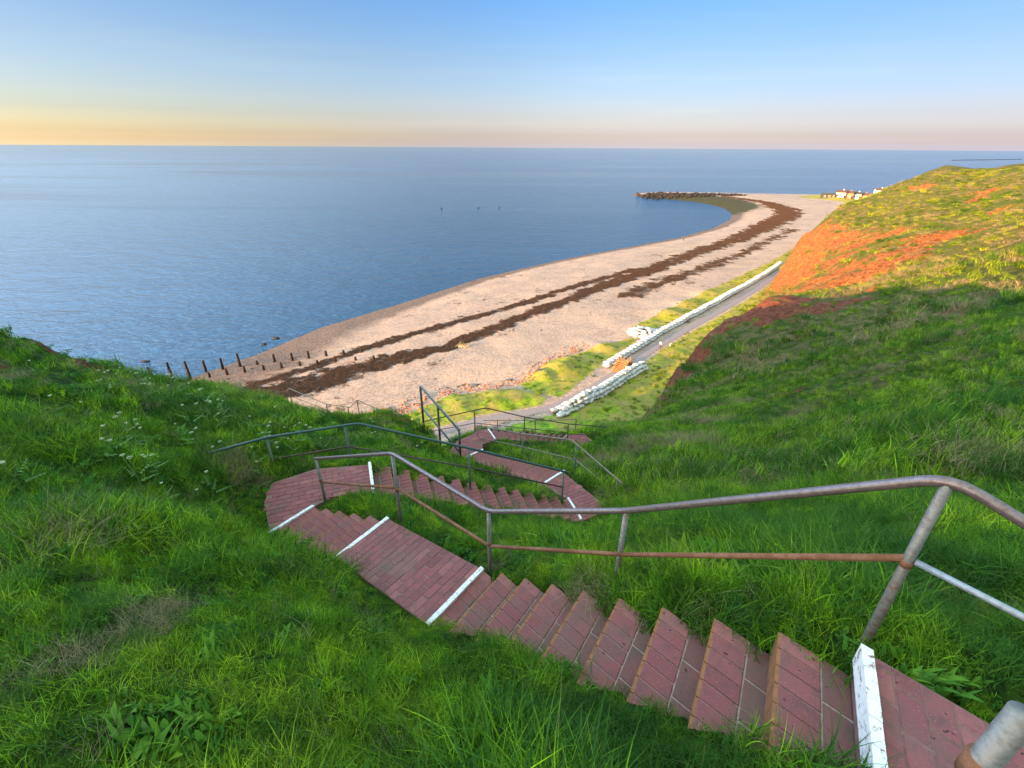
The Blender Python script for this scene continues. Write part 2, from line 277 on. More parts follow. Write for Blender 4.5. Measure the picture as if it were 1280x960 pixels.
def make_beach():
    m, nt = mat('shell_sand'); P = pos(nt)
    n1 = noise(nt, P, 1.6, 6, .75); n2 = noise(nt, P, .12, 4, .6); n4 = noise(nt, P, 4.5, 2, .8)
    sand = ramp(nt, n1, [(.33,(.125,.092,.078)),(.44,(.275,.208,.172)),(.56,(.37,.29,.24)),(.68,(.50,.415,.355))])
    sand = mix(nt, ramp(nt, n4, [(.36,.75),(.47,0.0)]), sand, (.17,.12,.10))
    sand = mix(nt, ramp(nt, n2, [(.4,0.0),(.65,.35)]), sand, (.55,.40,.29))
    wet = attr(nt, 'wet'); we = ramp(nt, mth(nt, 'ADD', wet, mth(nt, 'MULTIPLY', mth(nt, 'SUBTRACT', noise(nt, P, .3, 5, .7), .5), .5)), [(.12,0.0),(.5,1.0)])
    peb = ramp(nt, noise(nt, P, 2.2, 5, .8), [(.35,(.045,.036,.032)),(.5,(.125,.095,.08)),(.65,(.25,.19,.16))])
    c = mix(nt, we, sand, peb)
    alg = ramp(nt, mth(nt, 'ADD', attr(nt, 'algae'), mth(nt, 'MULTIPLY', mth(nt, 'SUBTRACT', noise(nt, P, .25, 5, .7), .5), .6)), [(.4,0.0),(.6,1.0)])
    c = mix(nt, alg, c, ramp(nt, noise(nt, P, .6, 5, .8), [(.35,(.018,.025,.010)),(.6,(.06,.06,.025)),(.75,(.16,.12,.07))]))
    nk = noise(nt, P, .42, 7, .72, .4)
    k = ramp(nt, mth(nt, 'ADD', attr(nt, 'kelp'), mth(nt, 'ADD', mth(nt, 'MULTIPLY', mth(nt, 'SUBTRACT', nk, .5), 2.8), mth(nt, 'MULTIPLY', mth(nt, 'SUBTRACT', noise(nt, P, .09, 4, .6), .5), 2.2))), [(.41,0.0),(.60,.92)])
    kc = ramp(nt, noise(nt, P, 3, 5, .8), [(.35,(.026,.016,.012)),(.52,(.080,.048,.036)),(.66,(.22,.155,.11))])
    c = mix(nt, k, c, kc)
    rs = ramp(nt, mth(nt, 'ADD', attr(nt, 'rubble'), mth(nt, 'MULTIPLY', mth(nt, 'SUBTRACT', noise(nt, P, .9, 5, .8), .5), 1.6)), [(.5,0.0),(.66,.9)])
    c = mix(nt, rs, c, (.33,.12,.06))
    gm = ramp(nt, mth(nt, 'ADD', attr(nt, 'grass'), mth(nt, 'MULTIPLY', mth(nt, 'SUBTRACT', noise(nt, P, .5, 5, .75), .5), 1.2)), [(.42,0.0),(.58,1.0)])
    gg = mix(nt, ramp(nt, noise(nt, P, .35, 4, .6), [(.38,.1),(.58,.8)]), green(nt, P), (.27,.22,.07))
    c = mix(nt, gm, c, gg)
    h = mth(nt, 'ADD', mth(nt, 'ADD', n4, noise(nt, P, 1.1, 3, .7)), mth(nt, 'MULTIPLY', k, .5))
    principled(nt, c, .9, bump(nt, h, .8, .22), spec=.15); return m
def make_sea():
    m, nt = mat('sea_water'); P = pos(nt)
    mp = N(nt, 'ShaderNodeMapping'); mp.inputs['Scale'].default_value = (.55,1.0,1); mp.inputs['Rotation'].default_value = (0,0,.28); L(nt, P, mp.inputs[0]); V = mp.outputs[0]
    a = noise(nt, V, .75, 4, .55, .3); b = noise(nt, V, .16, 3, .5, .4); c = noise(nt, V, 2.6, 3, .6)
    h = mth(nt, 'ADD', mth(nt, 'ADD', mth(nt, 'MULTIPLY', a, .9), mth(nt, 'MULTIPLY', b, 1.4)), mth(nt, 'MULTIPLY', c, .10))
    big = N(nt, 'ShaderNodeMapping'); big.inputs['Scale'].default_value = (.0007,.006,1); L(nt, P, big.inputs[0])
    sl = noise(nt, big.outputs[0], 1.0, 4, .6, .6)
    bs = N(nt, 'ShaderNodeBump'); bs.inputs['Distance'].default_value = 1.0; L(nt, h, bs.inputs['Height'])
    L(nt, ramp(nt, sl, [(.42,.30),(.5,.62),(.6,.62),(.66,.22)]), bs.inputs['Strength'])
    col = ramp(nt, sl, [(.4,(.004,.038,.092)),(.6,(.008,.052,.118))])
    p = principled(nt, col, .16, bs.outputs[0], spec=.5); p.inputs['IOR'].default_value = 1.333
    return m
def make_brick(name='red_brick', darken=1.0):
    m, nt = mat(name); P = pos(nt); rnd = N(nt, 'ShaderNodeNewGeometry').outputs['Random Per Island']
    c = ramp(nt, rnd, [(0.0,(.175,.058,.060)),(.35,(.245,.080,.080)),(.7,(.20,.066,.068)),(1.0,(.29,.108,.10))])
    n = noise(nt, P, 11, 6, .75); c = mix(nt, ramp(nt, n, [(.36,.65),(.52,0.0)]), c, (.11,.062,.060))
    c = mix(nt, ramp(nt, noise(nt, P, 120, 2, .6), [(.60,0.0),(.72,.5)]), c, (.33,.22,.19))
    c = mix(nt, ramp(nt, noise(nt, P, 1.7, 5, .7), [(.52,0.0),(.72,.65)]), c, (.13,.095,.075))
    if darken > 1: c = mix(nt, ramp(nt, noise(nt, P, 7, 6, .75), [(.35,.85),(.62,.25)]), c, (.105,.075,.060))  # back row of each tread: darker brown blotches
    sp = ramp(nt, noise(nt, P, 22, 2, .5), [(.70,0.0),(.73,.85)]); c = mix(nt, sp, c, (.03,.02,.02))
    principled(nt, c, .85, bump(nt, mth(nt, 'ADD', noise(nt, P, 70, 4, .7), n), .5, .006), spec=.2); return m
def make_simple(name, stops, scale=8, rough=.9, bs=.4, bd=.01, detail=6):
    m, nt = mat(name); P = pos(nt); n = noise(nt, P, scale, detail, .7)
    principled(nt, ramp(nt, n, stops), rough, bump(nt, n, bs, bd), spec=.2); return m
def make_metal(name, base, spot, rust=(.20,.075,.03), amount=.5, metal=.35, rough=.5):
    m, nt = mat(name); P = pos(nt)
    n = noise(nt, P, 5, 6, .7); n2 = noise(nt, P, 38, 4, .7)
    c = mix(nt, ramp(nt, n2, [(.45,0.0),(.6,.8)]), base, spot)
    r = ramp(nt, mth(nt, 'ADD', mth(nt, 'MULTIPLY', n, .75), mth(nt, 'MULTIPLY', n2, .35)), [(max(0,.74-amount*.5),0.0),(min(1,.84-amount*.5),.9)])
    c = mix(nt, r, c, rust)
    principled(nt, c, mth(nt, 'ADD', mth(nt, 'MULTIPLY', r, .35), rough), bump(nt, n2, .4, .003), metal=metal, spec=.4); return m
MAT = dict(hill=make_grass_ground(), blade=make_blade('grass_blade'), blade_dry=make_blade('dry_grass_blade', straw=True), leaf=make_blade('weed_leaf', (.05,.17,.03)), blade_dark=make_blade('rank_grass_blade', (.030,.11,.022)),
  beach=make_beach(), sea=make_sea(), brick=make_brick(), brick_dark=make_brick('dark_brick', 2.0),
  mortar=make_simple('mortar', [(.3,(.20,.14,.12)),(.7,(.42,.32,.28))], 30),
  riser=make_simple('brick_face', [(.3,(.16,.07,.04)),(.55,(.26,.115,.05)),(.75,(.20,.10,.06))], 14),
  white=make_simple('white_paint', [(.37,(.20,.10,.07)),(.40,(.55,.48,.43)),(.46,(.70,.68,.68)),(.8,(.80,.80,.82))], 26, .6),
  asphalt=make_simple('path_asphalt', [(.3,(.17,.145,.15)),(.7,(.28,.24,.24))], 3),
  galv=make_metal('galvanised_steel', (.22,.205,.185), (.14,.13,.12), (.20,.10,.06), amount=.28),
  brownrail=make_metal('weathered_handrail_steel', (.20,.155,.15), (.135,.10,.10), (.15,.07,.055), .22, .5, .38),
  rust=make_metal('rusty_steel', (.22,.10,.055), (.26,.125,.065), (.17,.07,.035), .5, .1, .7),
  teal=make_metal('dark_green_painted_steel', (.035,.075,.068), (.05,.09,.08), (.06,.05,.035), .2, .1, .5),
  greenpost=make_metal('faded_green_post_steel', (.13,.16,.14), (.08,.11,.10), (.14,.09,.05), .3, .2, .6),
  olive=make_metal('olive_weathered_steel', (.20,.18,.13), (.13,.12,.10), (.15,.09,.05), .4, .2, .6),
  silver=make_metal('silver_grey_steel', (.30,.33,.36), (.22,.24,.27), (.2,.12,.08), .1, .3, .5),
  darkrail=make_metal('dark_brown_steel', (.060,.042,.040), (.09,.06,.05), (.12,.05,.03), .4, .1, .7),
  bed=make_simple('earthy_joint_fill', [(.3,(.12,.065,.055)),(.7,(.24,.14,.115))], 12),
  bag=make_simple('white_bag_fabric', [(.35,(.22,.22,.24)),(.47,(.46,.46,.47)),(.65,(.60,.59,.57))], 3.2, .9, .6, .05),
  oldwood=make_simple('weathered_post_wood', [(.3,(.014,.010,.009)),(.7,(.040,.028,.024))], 9, .9, .6, .03),
  newwood=make_simple('yellow_pine_boards', [(.3,(.34,.16,.055)),(.7,(.50,.26,.10))], 7, .8),
  rock=make_simple('shore_rock', [(.3,(.06,.055,.05)),(.6,(.17,.15,.13)),(.8,(.28,.25,.21))], 1.2, .9, .8, .1),
  darkrock=make_simple('wet_dark_rock', [(.3,(.008,.008,.008)),(.7,(.035,.030,.028))], 1.2, .7, .8, .1),
  redrock=make_simple('red_stone', [(.3,(.20,.07,.04)),(.5,(.38,.15,.09)),(.75,(.46,.30,.22))], .8, .9, .8, .1),
  umbel=make_simple('cream_umbel_flowers', [(.35,(.22,.32,.12)),(.5,(.44,.50,.30)),(.7,(.58,.62,.45))], 90, .8),
  stem=make_simple('green_stem', [(.3,(.06,.14,.03)),(.7,(.12,.22,.05))], 20, .7),
  wall=make_simple('whitewashed_wall', [(.3,(.60,.56,.50)),(.7,(.72,.69,.64))], 1),
  redwall=make_simple('brick_red_wall', [(.3,(.40,.13,.08)),(.7,(.52,.20,.13))], 1),
  roof=make_simple('brown_tile_roof', [(.3,(.07,.045,.04)),(.7,(.12,.075,.06))], 2),
  glass=make_simple('dark_window_glass', [(.3,(.02,.025,.03)),(.7,(.04,.045,.05))], 2, .15),
  darkroof=make_simple('dark_roof_felt', [(.3,(.04,.05,.05)),(.7,(.07,.08,.08))], 2),
  driftwood=make_simple('bleached_driftwood', [(.3,(.30,.22,.11)),(.7,(.52,.42,.26))], 6),
  skin=make_simple('skin', [(.3,(.42,.24,.17)),(.7,(.48,.28,.20))], 6, .6), cloth=make_simple('pale_lilac_jacket', [(.3,(.42,.40,.52)),(.7,(.52,.50,.62))], 8), trousers=make_simple('dark_blue_trousers', [(.3,(.03,.035,.06)),(.7,(.05,.055,.09))], 8), hair=make_simple('dark_hair', [(.3,(.015,.01,.01)),(.7,(.03,.02,.015))], 20), darkcloth=make_simple('black_jacket', [(.3,(.012,.012,.016)),(.7,(.03,.03,.035))], 8))
# ---------------------------------------------------------------- object helpers
def tag(o, label=None, cat=None, group=None, kind=None):
    if label: o['label'] = label
    if cat: o['category'] = cat
    if group: o['group'] = group
    if kind: o['kind'] = kind
    return o
def mesh_obj(name, verts, faces, mats, parent=None, loc=(0,0,0), smooth=False, mi=None):
    """verts in scene metres relative to eye level; loc (same frame) becomes the origin"""
    me = bpy.data.meshes.new(name); v = np.asarray(verts, float)-np.asarray(loc, float)
    me.from_pydata(v.tolist(), [], faces)
    for m in (mats if isinstance(mats, (list,tuple)) else [mats]): me.materials.append(m)
    if smooth: me.polygons.foreach_set('use_smooth', [True]*len(me.polygons))
    if mi is not None: me.polygons.foreach_set('material_index', mi)
    me.update(); o = bpy.data.objects.new(name, me); C.objects.link(o)
    if parent is None: o.location = (loc[0],loc[1],loc[2]+EYE)
    else: o.parent = parent
    return o
def empty(name, loc):
    o = bpy.data.objects.new(name, None); C.objects.link(o); o.location = (loc[0],loc[1],loc[2]+EYE); o.empty_display_size = .2; return o
def copy_thing(root, loc, rz=0, scale=None, depth=True):
    c = root.copy(); C.objects.link(c); c.location = (loc[0],loc[1],loc[2]+EYE); c.rotation_euler[2] = rz
    if scale is not None: c.scale = scale if isinstance(scale,(tuple,list)) else (scale,)*3
    for ch in list(root.children):
        d = ch.copy(); C.objects.link(d); d.parent = c
        for g in list(ch.children):
            e = g.copy(); C.objects.link(e); e.parent = d
    return c
class MB:
    def __init__(s): s.v = []; s.f = []; s.m = []
    def add(s, v, f, m=0):
        k = len(s.v); s.v += [tuple(map(float,p)) for p in v]; s.f += [tuple(i+k for i in q) for q in f]; s.m += [m]*len(f)
    def box(s, c, sx, sy, sz, rz=0, m=0, tilt=None):
        R = Matrix.Rotation(rz,3,'Z')
        if tilt is not None: R = tilt
        v = [Vector(c)+R@Vector((a*sx/2,b*sy/2,d*sz/2)) for a in (-1,1) for b in (-1,1) for d in (-1,1)]
        s.add(v, [(0,1,3,2),(4,6,7,5),(0,4,5,1),(2,3,7,6),(0,2,6,4),(1,5,7,3)], m)
    def prism(s, poly, z0, z1, m=0):
        """poly of (x,y,z) tops; straight down to z0 offset"""
        n = len(poly); v = [(p[0],p[1],p[2]+z1) for p in poly]+[(p[0],p[1],p[2]+z0) for p in poly]
        s.add(v, [tuple(range(n)), tuple(range(2*n-1,n-1,-1))]+[(i,i+n,(i+1)%n+n,(i+1)%n) for i in range(n)], m)
    def tube(s, pts, r, seg=10, m=0, round_r=0, r2=None):
        P = [Vector(p) for p in pts]
        if round_r:
            Q = [P[0]]
            for a, b, c in zip(P[:-2], P[1:-1], P[2:]):
                u = (a-b); v = (c-b); k = min(round_r, u.length*.45, v.length*.45); u = b+u.normalized()*k; v = b+v.normalized()*k
                for t in (0,.25,.5,.75,1): Q.append(u.lerp(b,t).lerp(b.lerp(v,t),t))
            Q.append(P[-1]); P = Q
        n = len(P); T = []
        for i in range(n):
            d = (P[min(i+1,n-1)]-P[max(i-1,0)]).normalized(); T.append(d)
        ref = Vector((0,0,1)) if abs(T[0].z) < .9 else Vector((1,0,0)); nx = T[0].cross(ref).normalized(); vs = []
        for i in range(n):
            nx = (nx-T[i]*nx.dot(T[i])).normalized(); ny = T[i].cross(nx)
            rr = r if r2 is None else r+(r2-r)*i/(n-1)
            for k in range(seg):
                a = 2*math.pi*k/seg; vs.append(P[i]+(nx*math.cos(a)+ny*math.sin(a))*rr)
        f = [(i*seg+k, i*seg+(k+1)%seg, (i+1)*seg+(k+1)%seg, (i+1)*seg+k) for i in range(n-1) for k in range(seg)]
        f += [tuple(range(seg-1,-1,-1)), tuple(range((n-1)*seg, n*seg))]
        s.add(vs, f, m)
    def build(s, name, mats, parent=None, loc=(0,0,0), smooth=False):
        return mesh_obj(name, s.v, s.f, mats, parent, loc, smooth, s.m)
def set_attr(me, name, vals):
    a = me.attributes.new(name, 'FLOAT', 'POINT'); a.data.foreach_set('value', np.asarray(vals, np.float32).ravel())
def grid_mesh(name, xs, ys, zf, m, attrs, skip=None):
    X, Y = np.meshgrid(xs, ys); Z = zf(X, Y); nx, ny = len(xs), len(ys)
    co = np.stack([X,Y,Z+EYE], -1).reshape(-1,3)
    i = np.arange(nx-1)[None]+np.arange(ny-1)[:,None]*nx
    q = np.stack([i,i+1,i+nx+1,i+nx], -1).reshape(-1,4)
    if skip is not None:
        keep = ~skip(X, Y, Z).reshape(-1)[q].all(1); q = q[keep]
    me = bpy.data.meshes.new(name); me.vertices.add(len(co)); me.vertices.foreach_set('co', co.ravel())
    me.loops.add(q.size); me.loops.foreach_set('vertex_index', q.ravel().astype(np.int32))
    me.polygons.add(len(q)); me.polygons.foreach_set('loop_start', np.arange(0, q.size, 4, dtype=np.int32))
    me.update(calc_edges=True); me.polygons.foreach_set('use_smooth', [True]*len(q)); me.materials.append(m)
    for k, fn in attrs.items(): set_attr(me, k, fn(X, Y, Z))
    o = bpy.data.objects.new(name, me); C.objects.link(o); return o
def axis(lo, hi, d0, k):
    a = [0.0]
    while a[-1] < hi: a.append(a[-1]+max(d0, k*a[-1]))
    b = [0.0]
    while b[-1] > lo: b.append(b[-1]-max(d0, k*-b[-1]))
    return np.array(b[:0:-1]+a)
RED = [(92.1,150.1,-25.0,5.9),(90.9,137.2,-22.8,5.0),(89.8,124.5,-21.1,3.6),(93.1,121.7,-18.6,3.1),(79.3,131.8,-31.8,5.8),(68.1,103.1,-24.8,5.5),(63.1,86.6,-20.8,4.7),(69.1,89.8,-19.3,3.8),(76.8,94.9,-17.5,2.9),(86.0,101.1,-16.7,3.6),(90.5,101.1,-15.4,2.7),(90.7,97.1,-14.5,1.8),(87.9,158.8,-40.2,3.7),(82,145,-34,5),(74,120,-30,4),(49.4,68.1,-19.3,2.3),(69.8,85.4,-17.6,1.9),(128.9,138.1,-10.5,2.2),(122.7,134.0,-11.8,1.5),(85.1,137.9,-28.6,4.3),(80.2,117.6,-23.7,4.3),(131.4,165.0,-11.3,2.5),(106.5,109.7,-11.6,1.5),(97,160,-27,5),(88,150,-30,5)]
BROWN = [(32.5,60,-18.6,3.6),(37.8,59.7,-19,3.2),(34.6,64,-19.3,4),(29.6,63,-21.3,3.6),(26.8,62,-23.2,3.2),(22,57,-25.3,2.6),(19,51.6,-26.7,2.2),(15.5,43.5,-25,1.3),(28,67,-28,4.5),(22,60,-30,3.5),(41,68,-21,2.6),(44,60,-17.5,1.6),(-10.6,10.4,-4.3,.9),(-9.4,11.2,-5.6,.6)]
def blob(B):
    def f(x, y, z):
        o = np.zeros(np.shape(x))
        for bx, by, b_z, r in B:
            d = np.sqrt((x-bx)**2+(y-by)**2+(z-b_z)**2)/(r*1.5); o = np.maximum(o, 1.15-d*.7)
        return np.clip(o, 0, 1)
    return f
red_f, brown_f = blob(RED), blob(BROWN)
def dry_f(x, y, z):
    r = np.hypot(x, y); d = sstep(10, 30, r)*.95*sstep(2, 9, x)
    return np.clip(d + .35*sstep(.25, .5, fbm(x/2.4, y/2.4, 3, 77))*(r < 12), 0, 1)
# ================================================================ SETTING
def hill_full(x, y):
    z = hill_height(x, y); rr = np.maximum(red_f(x, y, z), brown_f(x, y, z))
    ridge = np.abs(fbm((x+y*.3)/3.4, (z*1.6+y*.4)/3.4, 4, 61))
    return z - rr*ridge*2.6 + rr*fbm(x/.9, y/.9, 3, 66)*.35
hill = grid_mesh('hillside', axis(-78,300,.13,.012), axis(-24,350,.13,.012), hill_full, MAT['hill'], dict(red=red_f, brown=brown_f, dry=dry_f), skip=lambda X,Y,Z: Z < -44.6)
tag(hill, kind='structure')
KELP = [(-60,67),(-49.6,75.5),(-40.3,81.5),(-28.7,90.6),(-14.6,99.6),(-0.1,117.9),(19.3,140.1),(46.2,170.8),(74.4,203.6),(113.4,247.5),(154.2,298.6),(190.4,344.9),(205.9,378.1),(214.5,423.6),(208,462),(190,500)]
KELP2 = [(-66,66),(-55.3,77.6),(-43.2,88.7),(-34.8,99.5),(-16.7,115.9),(2.2,133.3),(21.0,153.7),(46,177)]
KELP3 = [(34.2,141.3),(63.0,169.2),(100.3,208.6),(130.4,245.2),(157.2,276.9)]
def kelp_f(x, y, z):
    d, p = seg_dist(x, y, KELP); w1 = np.interp(p, [0,20,50,80,160,260,330,420,520], [8,8,3.8,3.4,5.5,8,11,11,3])
    o = np.clip(1.0-d/(w1*1.15), 0, 1)*1.25
    d, p = seg_dist(x, y, KELP2); w2 = np.interp(p, [0,25,60,120], [5.5,2.6,2.4,2.8]); o = np.maximum(o, np.clip(1-d/(w2*1.2), 0, 1)*1.05)
    d, p = seg_dist(x, y, KELP3); o = np.maximum(o, np.clip(1-d/6.5, 0, 1)*.78)
    return np.clip(o-.10, 0, 1)
def shore_s(x, y):
    d, p = seg_dist(x, y, SHORE); return np.where(inside(x, y, LAND), d, -d), p
def wet_f(x, y, z):
    s, p = shore_s(x, y); w = np.interp(p, [0,30,70,110,170,300,420], [30,30,17,10,6,7,9]); return np.clip(1.15-s/w, 0, 1)
def algae_f(x, y, z):
    s, p = shore_s(x, y); c = np.exp(-((x-180)**2/55**2+(y-465)**2/85**2))
    return np.clip(c*1.6*(1.2-s/42), 0, 1)
def rubble_f(x, y, z):
    d, _ = seg_dist(x, y, [(-22,67),(-18,70),(-11,76.5),(0,79),(4,82),(8,91),(17,98)]); return np.clip(.62-d/2.6, 0, 1)
beach = grid_mesh('beach', np.concatenate([np.arange(-112,60,.6), 60+np.cumsum(np.minimum(6, .6*1.018**np.arange(190)))]), np.concatenate([np.arange(34,150,.6), 150+np.cumsum(np.minimum(6, .6*1.018**np.arange(160)))]),
    beach_height, MAT['beach'], dict(kelp=kelp_f, wet=wet_f, algae=algae_f, rubble=rubble_f, grass=lambda x,y,z: grass_mask(x, y)))
tag(beach, kind='structure')
sea = mesh_obj('sea', [(-40000,-8000,-44),(40000,-8000,-44),(40000,60000,-44),(-40000,60000,-44)], [(0,1,2,3)], MAT['sea']); tag(sea, kind='structure')
# seabed far below so the land has a foot
# path along the foot of the cliff
pv, pf = [], []
pts = []
for a, b in zip(PATH[:-1], PATH[1:]):
    n = max(2, int(math.hypot(b[0]-a[0], b[1]-a[1])/1.0))
    pts += [(a[0]+(b[0]-a[0])*i/n, a[1]+(b[1]-a[1])*i/n) for i in range(n)]
for i, p in enumerate(pts):
    q = pts[min(i+3, len(pts)-1)]; o = pts[max(i-3, 0)]; d = Vector((q[0]-o[0], q[1]-o[1])).normalized(); nrm = Vector((-d.y, d.x)); z = bz(*p)+.05
    for k in (-1.0,-.35,.35,1.0): pv.append((p[0]+nrm.x*k, p[1]+nrm.y*k, z+.03-abs(k)*.03))
    if i:
        for k in range(3): pf.append(((i-1)*4+k+1,(i-1)*4+k,i*4+k,i*4+k+1))
tag(mesh_obj('path', pv, pf, MAT['asphalt'], smooth=True), kind='structure')
# ---------------------------------------------------------------- brick work
def brick(mb, q, th=.055, ch=.004, gap=.0055, m=0, jit=.002):
    """q: four (x,y,z) corners of the top"""
    c = sum((Vector(p) for p in q), Vector())/4; dz = random.uniform(-jit, jit)
    def ins(d): return [Vector(p)+(c-Vector(p)).normalized()*d*1.3 for p in q]
    a = ins(gap); b = ins(gap+ch)
    v = [Vector((p.x,p.y,p.z-th)) for p in a]+[Vector((p.x,p.y,p.z-ch+dz)) for p in a]+[Vector((p.x,p.y,p.z+dz)) for p in b]
    f = [(8,9,10,11)]+[(i+4,(i+1)%4+4,(i+1)%4+8,i+8) for i in range(4)]+[(i,(i+1)%4,(i+1)%4+4,i+4) for i in range(4)]
    mb.add(v, f, m)
def lerp(a, b, t): return tuple(a[i]+(b[i]-a[i])*t for i in range(len(a)))
def tread(n0i, n0o, n1i, n1o, z, riser, parent, ext_o=0.12, w_b=.105):
    """back line n0 (foot of the riser above), nose line n1; brick rows: stretchers across the nose, half bricks behind"""
    mb = MB(); n0o = lerp(n0i, n0o, 1+ext_o); n1o = lerp(n1i, n1o, 1+ext_o)
    w = math.dist(n1i, n1o); nose = [(*n1i, z), (*n1o, z)]; back = [(*lerp(n0i,n0i,0), z), (*n0o, z)]
    poly = [(*n0i,z),(*n0o,z),(*n1o,z),(*n1i,z)]
    area = sum(poly[i][0]*poly[(i+1)%4][1]-poly[(i+1)%4][0]*poly[i][1] for i in range(4))
    if area < 0: poly = poly[::-1]
    mb.prism(poly, -riser-.10, -.009, 1)
    cols = max(3, round(w/w_b))
    def pt(u, v): return lerp(lerp(nose[0],nose[1],v), lerp(back[0],back[1],v), u)
    for r0, r1, cc, o in ((-.02,.60,cols,0),(.60,1.0,max(2,cols//2),.0)):
        for j in range(cc):
            q = [pt(r0,j/cc), pt(r0,(j+1)/cc), pt(r1,(j+1)/cc), pt(r1,j/cc)]
            if area*1 > 0: q = q[::-1]
            brick(mb, q, m=0 if r0 < .5 else 3)
    # face of the step
    a, b = nose; d = (Vector(a)-Vector((*n0i,z))).normalized()*.018
    cc = max(3, cols)
    for j in range(cc):
        p0 = lerp(a,b,j/cc); p1 = lerp(a,b,(j+1)/cc); s = (Vector(p1)-Vector(p0)).normalized()*.004
        v = []
        for p, sg in ((Vector(p0),1),(Vector(p1),-1)):
            p = p+s*sg
            v += [p-d*1.2+Vector((0,0,-.004)), p+d+Vector((0,0,-.006)), p+d+Vector((0,0,-riser+.012)), p-d*1.2+Vector((0,0,-riser+.012))]
        mb.add(v, [(0,1,2,3),(7,6,5,4),(0,4,5,1),(1,5,6,2),(2,6,7,3),(3,7,4,0)], 2)
    return mb.build('step', [MAT['brick'],MAT['mortar'],MAT['riser'],MAT['brick_dark']], parent, tuple(parent['_l']))
def strip(ai, ao, z, fwd, parent, wdt=.05, h=.03):
    mb = MB(); a, b = Vector((*ai,z)), Vector((*ao,z)); d = Vector((*fwd,0)).normalized(); n = 6
    for i in range(n):
        p, q = a.lerp(b, i/n), a.lerp(b, (i+1)/n-.004)
        hh = h+random.uniform(-.003,.003); c = [p-d*.03, q-d*.03, q+d*(wdt-.03), p+d*(wdt-.03)]
        if (c[1]-c[0]).cross(c[2]-c[1]).z < 0: c = c[::-1]
        mb.prism([tuple(k) for k in c], -.10, hh, 0)
    return mb.build('edge_strip', MAT['white'], parent, tuple(parent['_l']))
def flight(a0, a1, b0, b1, z0, rise, n, label, wfn=None):
    """a0/a1 inner and outer ends of the top nosing, b0/b1 of the last nosing"""
    root = empty('brick_steps', (*a0, z0)); root['_l'] = (a0[0], a0[1], z0)
    for i in range(n):
        t0, t1 = i/n, (i+1)/n
        tread(lerp(a0,b0,t0), lerp(a1,b1,t0), lerp(a0,b0,t1), lerp(a1,b1,t1), z0-rise*(i+1), rise, root)
    f = (b0[0]-a0[0], b0[1]-a0[1]); ao = lerp(a0,a1,1.12); bo = lerp(b0,b1,1.12)
    strip(a0, ao, z0, f, root); strip(b0, bo, z0-rise*n, f, root)
    tag(root, label, 'steps', 'flights of red brick steps down the slope'); return root
def paving(name, poly, zf, ang, label, base=.25, lx=.21, ly=.105):
    mb = MB(); P2 = [p[:2] for p in poly]
    pl = [(p[0],p[1],zf(p[0],p[1])) for p in poly]
    area = sum(pl[i][0]*pl[(i+1)%len(pl)][1]-pl[(i+1)%len(pl)][0]*pl[i][1] for i in range(len(pl)))
    if area < 0: pl = pl[::-1]
    mb.prism(pl, -base, -.009, 1)
    ca, sa = math.cos(ang), math.sin(ang); cx = sum(p[0] for p in P2)/len(P2); cy = sum(p[1] for p in P2)/len(P2)
    for r in range(-26, 27):
        for k in range(-16, 17):
            u0 = (k+(.5 if r%2 else 0))*lx; v0 = r*ly
            q = [(cx+u*ca-v*sa, cy+u*sa+v*ca) for u, v in ((u0,v0),(u0+lx,v0),(u0+lx,v0+ly),(u0,v0+ly))]
            cqx = sum(a[0] for a in q)/4; cqy = sum(a[1] for a in q)/4
            ok = inside(np.array([a[0]*.6+cqx*.4 for a in q]), np.array([a[1]*.6+cqy*.4 for a in q]), P2)
            if ok.sum() < 4:                                         # cut bricks at the edge: keep the half that fits
                h1 = [q[0], lerp(q[0],q[1],.5), lerp(q[3],q[2],.5), q[3]]; h2 = [h1[1], q[1], q[2], h1[2]]
                for h in (h1, h2):
                    if inside(np.array([a[0] for a in h]), np.array([a[1] for a in h]), P2).all(): brick(mb, [(a, b, zf(a, b)) for a, b in h])
                continue
            brick(mb, [(a, b, zf(a, b)) for a, b in q])
    o = mb.build(name, [MAT['brick'],MAT['bed']], None, (cx,cy,zf(cx,cy))); return tag(o, None, None, None, 'structure')
A0, A1 = (1.70,1.46), (1.38,.89); B0, B1 = (-.30,3.55), (-.72,2.96)
flight(A0, A1, B0, B1, -2.15, .2, 9, 'nearest red brick flight, running from bottom right corner to a white edge')
S2, S2o = (-1.63,4.78), (-2.05,4.15); S3, S3o = (-3.16,5.86), (-3.55,5.31)
def ramp_z(x, y):
    dx, dy = S2[0]-B0[0], S2[1]-B0[1]; t = ((x-B0[0])*dx+(y-B0[1])*dy)/(dx*dx+dy*dy); return -3.95-.45*min(max(t,-.1),1.1)
def quad_paving(a, b, c, d, zf, w_=.205, l_=.105):
    """running bond laid from edge a-b to edge d-c"""
    mb = MB(); rows = round((math.dist(a,d)+math.dist(b,c))/2/l_); cols = max(2, round(math.dist(a,b)/w_))
    def pt(u, v):
        x, y = lerp(lerp(a,b,v), lerp(d,c,v), u); return (x, y, zf(x,y))
    pl = [pt(0,0),pt(0,1),pt(1,1),pt(1,0)]
    ar = sum(pl[i][0]*pl[(i+1)%4][1]-pl[(i+1)%4][0]*pl[i][1] for i in range(4))
    mb.prism(pl if ar > 0 else pl[::-1], -.25, -.005, 1)
    for r in range(rows):
        es = [0]+[(k+(.5 if r%2 else 1))/cols for k in range(cols) if (k+(.5 if r%2 else 1))/cols < .999]+[1]
        for v0, v1 in zip(es[:-1], es[1:]):
            q = [pt(r/rows,v0),pt(r/rows,v1),pt((r+1)/rows,v1),pt((r+1)/rows,v0)]; brick(mb, q if ar > 0 else q[::-1])
    return tag(mb.build('path', [MAT['brick'],MAT['bed']], None, pl[0]), None, None, None, 'structure')
